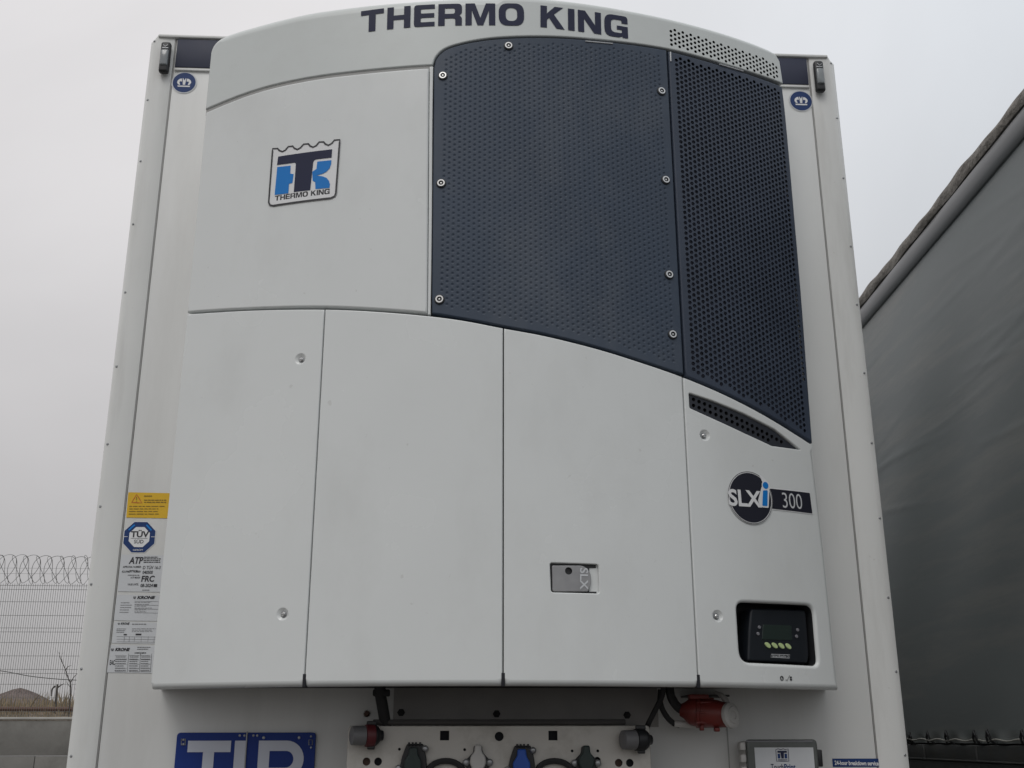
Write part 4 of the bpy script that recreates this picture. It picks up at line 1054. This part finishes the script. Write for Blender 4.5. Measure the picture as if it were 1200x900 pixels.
# flexible ducts and cables
b = MB(); P = [at(445, 800, -.16), at(446, 815, -.15), at(449, 832, -.14), at(452, 852, -.12)]; b.tube(crom(P, 6), .017, 10); b.box(at(447, 812, -.15), (.05, .03, .02), .004); b.build('drain_hose', 'rubber', UN)
BY = -.14   # face of the coupling board
CB = empty('coupling_board', (0, BY, 1.2)); tag(CB, 'pale steel coupling board with plug sockets under the cooling unit', 'coupling board')
a, c = at(408, 850.5, BY), at(761.5, 850.5, BY); zb0 = 1.17
fr = round_poly([Vector((a.x, zb0)), Vector((c.x, zb0)), Vector((c.x, a.z)), Vector((a.x, a.z))], .012, 5)
SB = S_off(BY)
Bd = lambda px, py: on_plane(px, py, BY)
hl = []
for px, py in ((521, 862), (648, 862)):
    q = Bd(px, py); hl.append(([q+Vector(v)*.0135 for v in ((-1, -1), (1, -1), (1, 1), (-1, 1))], 0, .02, 1, 1))
for px, py, r_ in ((585, 863, .0135), (429.5, 892.5, .0115), (443, 892.5, .0115), (725, 894, .0115), (738, 894, .0115), (468, 878, .0042), (544.5, 878.5, .0042), (670.5, 880, .0042), (700.5, 880, .0042), (755, 868, .004), (700, 891, .010)):
    hl.append((circle(Bd(px, py), r_, 14), 0, .015, 2 if (r_ == .0115 and px in (429.5, 725)) else 1, 1))
plate('board', fr, ['board', 'dark', 'rust'], CB, surf=SB, r=.003, thick=.02, holes=hl, grid=None)
b = MB(); w = c.x-a.x
b.box(((a.x+c.x)/2, BY+.065, a.z+.009), (w*.84, .13, .010), .003); b.box(((a.x+c.x)/2+.0, BY+.008, a.z+.010), (w*.84, .012, .016), .003)
for x in (a.x+.01, c.x-.01): b.box((x, BY+.07, (a.z+zb0)/2), (.01, .13, a.z-zb0), .002)
b.build('bracket', 'dark_steel', CB)
# suzi couplings
def coupling(px, py, m1, m2, tagm=None, flip=1):
    P = at(px, py, BY); b = MB()
    ax = (-flip*.95, -.30, .0); A_ = Vector(ax).normalized(); C0 = P+Vector((flip*.018, -.03, 0))
    b.lathe([(0, .062), (.020, .062), (.027, .059), (.028, .020), (.022, .018)], C0, A_, 20, 0)
    b.lathe([(.024, .020), (.031, .018), (.032, .012), (.032, -.006), (.030, -.008)], C0, A_, 24, 1)
    b.lathe([(.030, -.004), (.030, -.012), (.024, -.02), (.016, -.026), (.014, -.034), (0, -.034)], C0, A_, 20, 2)
    b.box(C0+Vector((0, .0, .034)), (.030, .018, .014), .003, k=2); b.box(C0+Vector((0, -.002, -.034)), (.022, .014, .010), .003, k=2)
    b.box(P+Vector((flip*.02, -.012, 0)), (.034, .03, .05), .006, k=2)
    if tagm: b.box(at(755, 870, BY-.035), (.016, .012, .028), .003, k=3)
    b.build('air_coupling', [m1, m2, 'black', tagm or 'black'], CB)
coupling(429, 862, 'grey_plastic', 'dull_red'); coupling(742, 867, 'grey_plastic', 'black', 'tag_yellow')
def socket(px, py, lidm, w=.075, wedge=True, hexa=False):
    P = at(px, py, BY); e = empty('plug_socket', P, parent=CB)
    if wedge:
        q = [(-.045, -.09), (.045, -.09), (.040, -.02), (.030, .018), (-.018, .018), (-.032, -.02)]
        L = [Vector((P.x+a_, P.z+b_)) for a_, b_ in q]
        plate('flange', round_poly(L, .006), 'black', e, surf=SB, off=.018, thick=.018, r=.004, grid=None)
        lid = [Vector((P.x+a_, P.z+b_)) for a_, b_ in ((-.022, -.09), (.028, -.09), (.026, -.03), (.016, -.012), (.014, .008), (-.010, .008), (-.012, -.012), (-.024, -.03))]
        plate('lid', round_poly(lid, .005), lidm, e, surf=SB, off=.036, thick=.02, r=.005, grid=None)
        b = MB()
        for x_ in (-.014, -.004, .006, .018): b.cyl(P+Vector((x_, -.022, .017)), P+Vector((x_+.006, -.022, .017)), .005, seg=10)
        b.build('hinge', 'black', e)
        for dx, dz in ((.036, .004), (-.040, -.05)):
            b = MB(); b.lathe([(0, .006), (.005, .006), (.009, .003), (.010, 0)], P+Vector((dx, -.018, dz)), (0, -1, 0), 12); b.build('fixing_screw', 'zinc', e)
    else:
        L = [Vector((P.x+a_, P.z+b_)) for a_, b_ in ((-.012, .016), (.012, .016), (.014, -.004), (.036, -.026), (.038, -.040), (.020, -.060), (.014, -.09), (-.014, -.09), (-.020, -.060), (-.038, -.040), (-.036, -.026), (-.014, -.004))]
        plate('flange', round_poly(L, .006), 'black', e, surf=SB, off=.012, thick=.012, r=.003, grid=None)
        L = [Vector((P.x+a_, P.z+b_)) for a_, b_ in ((-.010, .018), (.010, .018), (.011, -.002), (.022, -.016), (.024, -.034), (.014, -.055), (.012, -.09), (-.012, -.09), (-.014, -.055), (-.024, -.034), (-.022, -.016), (-.011, -.002))]
        plate('lid', round_poly(L, .006), lidm, e, surf=SB, off=.034, thick=.022, r=.006, grid=None)
        for dx in (-.034, .034):
            b = MB(); b.lathe([(0, .006), (.006, .006), (.010, .003), (.011, 0)], P+Vector((dx, -.012, -.032)), (0, -1, 0), 14); b.build('fixing_screw', 'zinc', e)
    return e
socket(484, 879, 'socket_green')['label'] = 'dark green lidded socket'; socket(560, 880, 'pale_plastic', wedge=False)['label'] = 'white lidded socket'
socket(610, 881, 'socket_blue')['label'] = 'blue lidded socket'; socket(686, 881, 'socket_green', wedge=False)['label'] = 'black lidded socket'
for px in (522, 650):
    b = MB(); c0 = at(px, 906, BY-.012); b.tube([c0+Vector((.052*math.cos(t), 0, .034*math.sin(t))) for t in [math.pi*k/16 for k in range(17)]], .0085, 8); b.build('looped_cable', 'rubber', CB)
# cables right of the board, red power plug
def cable(pts, r, name='cable', m='rubber', par=UN):
    b = MB(); b.tube(crom([at(*p) for p in pts], 6), r, 8); b.build(name, m, par)
cable([(778, 800, -.14), (776, 815, -.13), (770, 828, -.12), (760, 848, -.11), (758, 856, -.08)], .0085)
cable([(774, 808, -.1), (774, 824, -.1), (780, 838, -.09), (789, 847.5, -.085), (796, 850, -.08)], .0085)
cable([(784, 800, -.12), (786, 815, -.12), (792, 826, -.11), (801, 833, -.10), (812, 834, -.1)], .0135)
b = MB(); p0, p1 = at(790, 848, -.085), at(824, 850, -.085); b.cyl(p0, p1, .0105, seg=16); b.build('cable_sleeve', 'pale_plastic', UN)
PP = empty('power_inlet', at(830, 836, -.1)); tag(PP, 'red industrial power plug with a round white lid under the cooling unit', 'power plug')
b = MB(); c0 = at(797, 832, -.1); c1 = at(852, 838, -.14); ax = (c1-c0).normalized(); Lg = (c1-c0).length
b.lathe([(0, -.004), (.018, 0), (.024, .012), (.040, .03), (.043, .045), (.043, .052), (.046, .054), (.046, .062), (.042, .064), (.041, Lg-.03), (.037, Lg-.012), (.036, Lg), (0, Lg)], c0, ax, 28)
for t in range(8):
    an = 2*math.pi*t/8; up = Vector((0, 0, 1)); sd_ = ax.cross(up).normalized(); up2 = sd_.cross(ax)
    b.box(c0+ax*.075+(up2*math.sin(an)+sd_*math.cos(an))*.041, (.05, .006, .006), .002)
for q_, w_, h_ in ((.060, .012, .016), (.105, .016, .012)):
    b.box(c0+ax*q_+Vector((0, -.012, -.046)), (w_, .02, h_), .003)
b.box(c0+ax*.055+Vector((0, -.01, .044)), (.06, .03, .014), .003)
b.build('plug_body', 'red', PP)
b = MB(); lc_ = at(856, 838.5, -.155); b.lathe([(0, .010), (.030, .010), (.037, .006), (.038, -.004), (.034, -.008), (0, -.008)], lc_, (.80, -1, .12), 32)
b.lathe([(.012, .0105), (.013, .0125), (.024, .0125), (.025, .0105)], lc_, (.80, -1, .12), 24); b.build('lid', 'pale_plastic', PP)
b = MB(); b.tube([at(853, 826, -.13), at(850, 820, -.125), at(846, 815, -.12), at(838, 812, -.1)], [.009, .010, .008, .006], 8); b.box(at(818, 818, -.09), (.05, .02, .012), .003); b.build('lid_hinge', 'pale_plastic', PP)
b = MB(); b.box(at(826, 816, -.06), (.13, .11, .006), .002); b.build('bracket', 'dark_steel', PP)
# narrow wall joint below the plug
b = MB(); a = at(852, 852, -.001); b.box((a.x, -.001, (a.z+ZB)/2), (.003, .004, a.z-ZB), .001); b.build('wall_joint', 'seal', TR)

# TIR plates
TI = empty('customs_plate', at(290, 880, -.01)); tag(TI, 'blue folding TIR plate with white capital letters low on the trailer wall', 'sign')
a, mth, c = at(208, 858.5, -.006), at(290, 858.5, -.006), at(370.5, 858.5, -.006); zb_ = a.z-.25
ST = S_off(-.004); Tq = lambda px, py: on_plane(px, py, -.012)
for xa, xb, rr_ in ((a.x, mth.x-.002, (.002, .002, .002, .012)), (mth.x+.002, c.x, (.002, .002, .012, .002))):
    L = round_poly([Vector((xa, zb_)), Vector((xb, zb_)), Vector((xb, a.z)), Vector((xa, a.z))], list(rr_))
    plate('plate_half', L, 'tir_blue', TI, surf=ST, off=.006, thick=.005, r=.0012, grid=None)
m = Mark(); halves = [o for o in TI.children]; zt = Tq(250, 868).y; zl = zt-.19
def R_(x0, x1, z0, z1): m.rect((x0, z0), (x1, z1), k=0)
tx0, tx1 = Tq(220.5, 868).x, Tq(271, 868).x; sx0, sx1 = Tq(239, 868).x, Tq(252, 868).x
R_(tx0, tx1, zt-.033, zt); R_(sx0, sx1, zl, zt-.0331)
R_(Tq(275.5, 868).x, Tq(288.8, 868).x, zl, zt)
m.build('lettering', ['tir_white'], halves[0], ST, .0075); m = Mark()
rx0, rx1 = Tq(303.5, 868).x, Tq(357, 868).x; w_ = .034; H_ = .108
arc = lambda cx, cz, rx, rz, a0, a1, n=14: [Vector((cx+rx*math.cos(a0+(a1-a0)*k/n), cz+rz*math.sin(a0+(a1-a0)*k/n))) for k in range(n+1)]
outer = [Vector((rx0, zl)), Vector((rx0+w_, zl)), Vector((rx0+w_, zt-H_)), Vector((rx0+w_+.02, zt-H_)), Vector((rx1-w_*1.1, zl)), Vector((rx1+.006, zl)), Vector((rx1-.045, zt-H_+.006))]+arc(rx1-.054, zt-.054, .054, .054, -math.pi*.42, math.pi/2)+[Vector((rx0, zt))]
inn = [Vector((rx0+w_, zt-H_+.03)), Vector((rx1-.054, zt-H_+.03))]+arc(rx1-.054, zt-.054, .023, .024, -math.pi/2, math.pi/2)+[Vector((rx0+w_, zt-.030))]
m.poly(outer, inn, k=0); m.build('lettering', ['tir_white'], halves[-1], ST, .0075)
for px, py, r_ in ((281, 862, .004), (286.5, 862, .004), (297, 862, .004), (301.5, 862, .004), (309, 864.5, .005), (350.5, 864.5, .005), (364.5, 863, .0035), (364.5, 876, .0035), (215, 867, .004), (215, 872, .004)):
    P = at(px, py, -.010); b = MB(); b.lathe([(0, .003), (r_*.7, .0028), (r_, 0)], P, (0, -1, 0), 10); b.build('rivet', 'zinc', TI)
for Q4 in ([at(212.5, 866, -.012), at(212.5, 873, -.012), at(217, 873, -.012), at(217, 866, -.012)], [at(362, 867, -.012), at(362, 873, -.012), at(366, 873, -.012), at(366, 867, -.012)]):
    b = MB(); b.tube(Q4, .0015, 5, closed=True); b.build('latch_loop', 'zinc', TI)
b = MB(); b.cyl((mth.x, -.012, a.z+.003), (mth.x, -.012, zb_), .0022, seg=8); b.build('hinge', 'zinc', TI)

# temperature recorder box
RB = empty('recorder_box', at(912, 890, -.02)); tag(RB, 'clear lidded temperature recorder box low on the right of the wall', 'recorder')
a, c = at(869, 866.5, -.08), at(956, 866.5, -.08); zb_ = a.z-.24
b = MB(); b.box(((a.x+c.x)/2, -.036, (a.z+zb_)/2-.002), (c.x-a.x-.012, .07, a.z-zb_-.006), .012, seg=4); b.build('case', 'pale_plastic', RB)
L = round_poly([Vector((a.x+.012, zb_)), Vector((c.x, zb_)), Vector((c.x, a.z)), Vector((a.x+.012, a.z))], .014)
plate('lid', L, 'lid_clear', RB, surf=S_off(-.074), off=.018, thick=.022, r=.006, grid=None)
SLd = S_off(-.092)
Q = lambda px, py: on_plane(px, py, -.094)
m = Mark(); q0, q1 = Q(884, 876), Q(953, 876); m.rect((q0.x, zb_+.02), (q1.x, q0.y), k=0)
m.stroke([Q(874, 868.6), Q(952, 868.6)], .003, k=4, o=.0005)
t0, t1 = Q(909, 877.5), Q(924.5, 892); wd = t1.x-t0.x; hg = t0.y-t1.y; F = lambda x, y: Vector((t0.x+wd*x, t1.y+hg*y))
m.stroke([F(0, 0), F(1, 0), F(1, 1), F(.8, .93), F(.6, 1), F(.4, .93), F(.2, 1), F(0, .93)], .0018, k=1, closed=True, o=.0008)
m.poly([F(*p) for p in ((.12, .84), (.88, .84), (.88, .68), (.64, .68), (.6, .22), (.4, .22), (.36, .68), (.12, .68))], k=2, o=.0012)
m.rect(F(.12, .22), F(.32, .6), k=3, o=.0010); m.rect(F(.68, .22), F(.88, .6), k=3, o=.0010)
m.stroke([F(.12, .11), F(.88, .11)], .002, k=1, o=.0010)
m.text('Touch', Q(903.5, 902), Q(918.3, 902), .0165, k=1, bold=.01, o=.0010); m.text('Print', Q(919.2, 902), Q(932.5, 902), .0165, k=3, bold=.02, o=.0010)
m.build('label', ['plate_grey', 'navy', 'navy', 'crown_blue', 'key_grey'], RB, SLd, .0015)
b = MB(); b.box((c.x+.010, -.06, a.z-.055), (.016, .035, .05), .004); b.box((c.x+.006, -.06, a.z-.13), (.012, .03, .06), .004); b.build('latch', 'black', RB)
for dz in (.02, .055, .09, .16):
    b = MB(); b.box((a.x+.002, -.07, a.z-dz), (.018, .03, .024), .004); b.build('hinge_knuckle', 'pale_plastic', RB)

# pale retaining strips along the top of the grilles
for p0, p1 in (((686, 48.3), (718, 51.2)), ((785.6, 61), (786, 72)), ((843, 75.2), (871, 83.5))):
    a, c = on_unit(*p0), on_unit(*p1); b = MB(); P0, P1 = S_unit(a.x, a.y, .0005), S_unit(c.x, c.y, .0005); b.tube([P0, P1], .0024, 6); b.build('retaining_strip', 'plate_grey', cg)
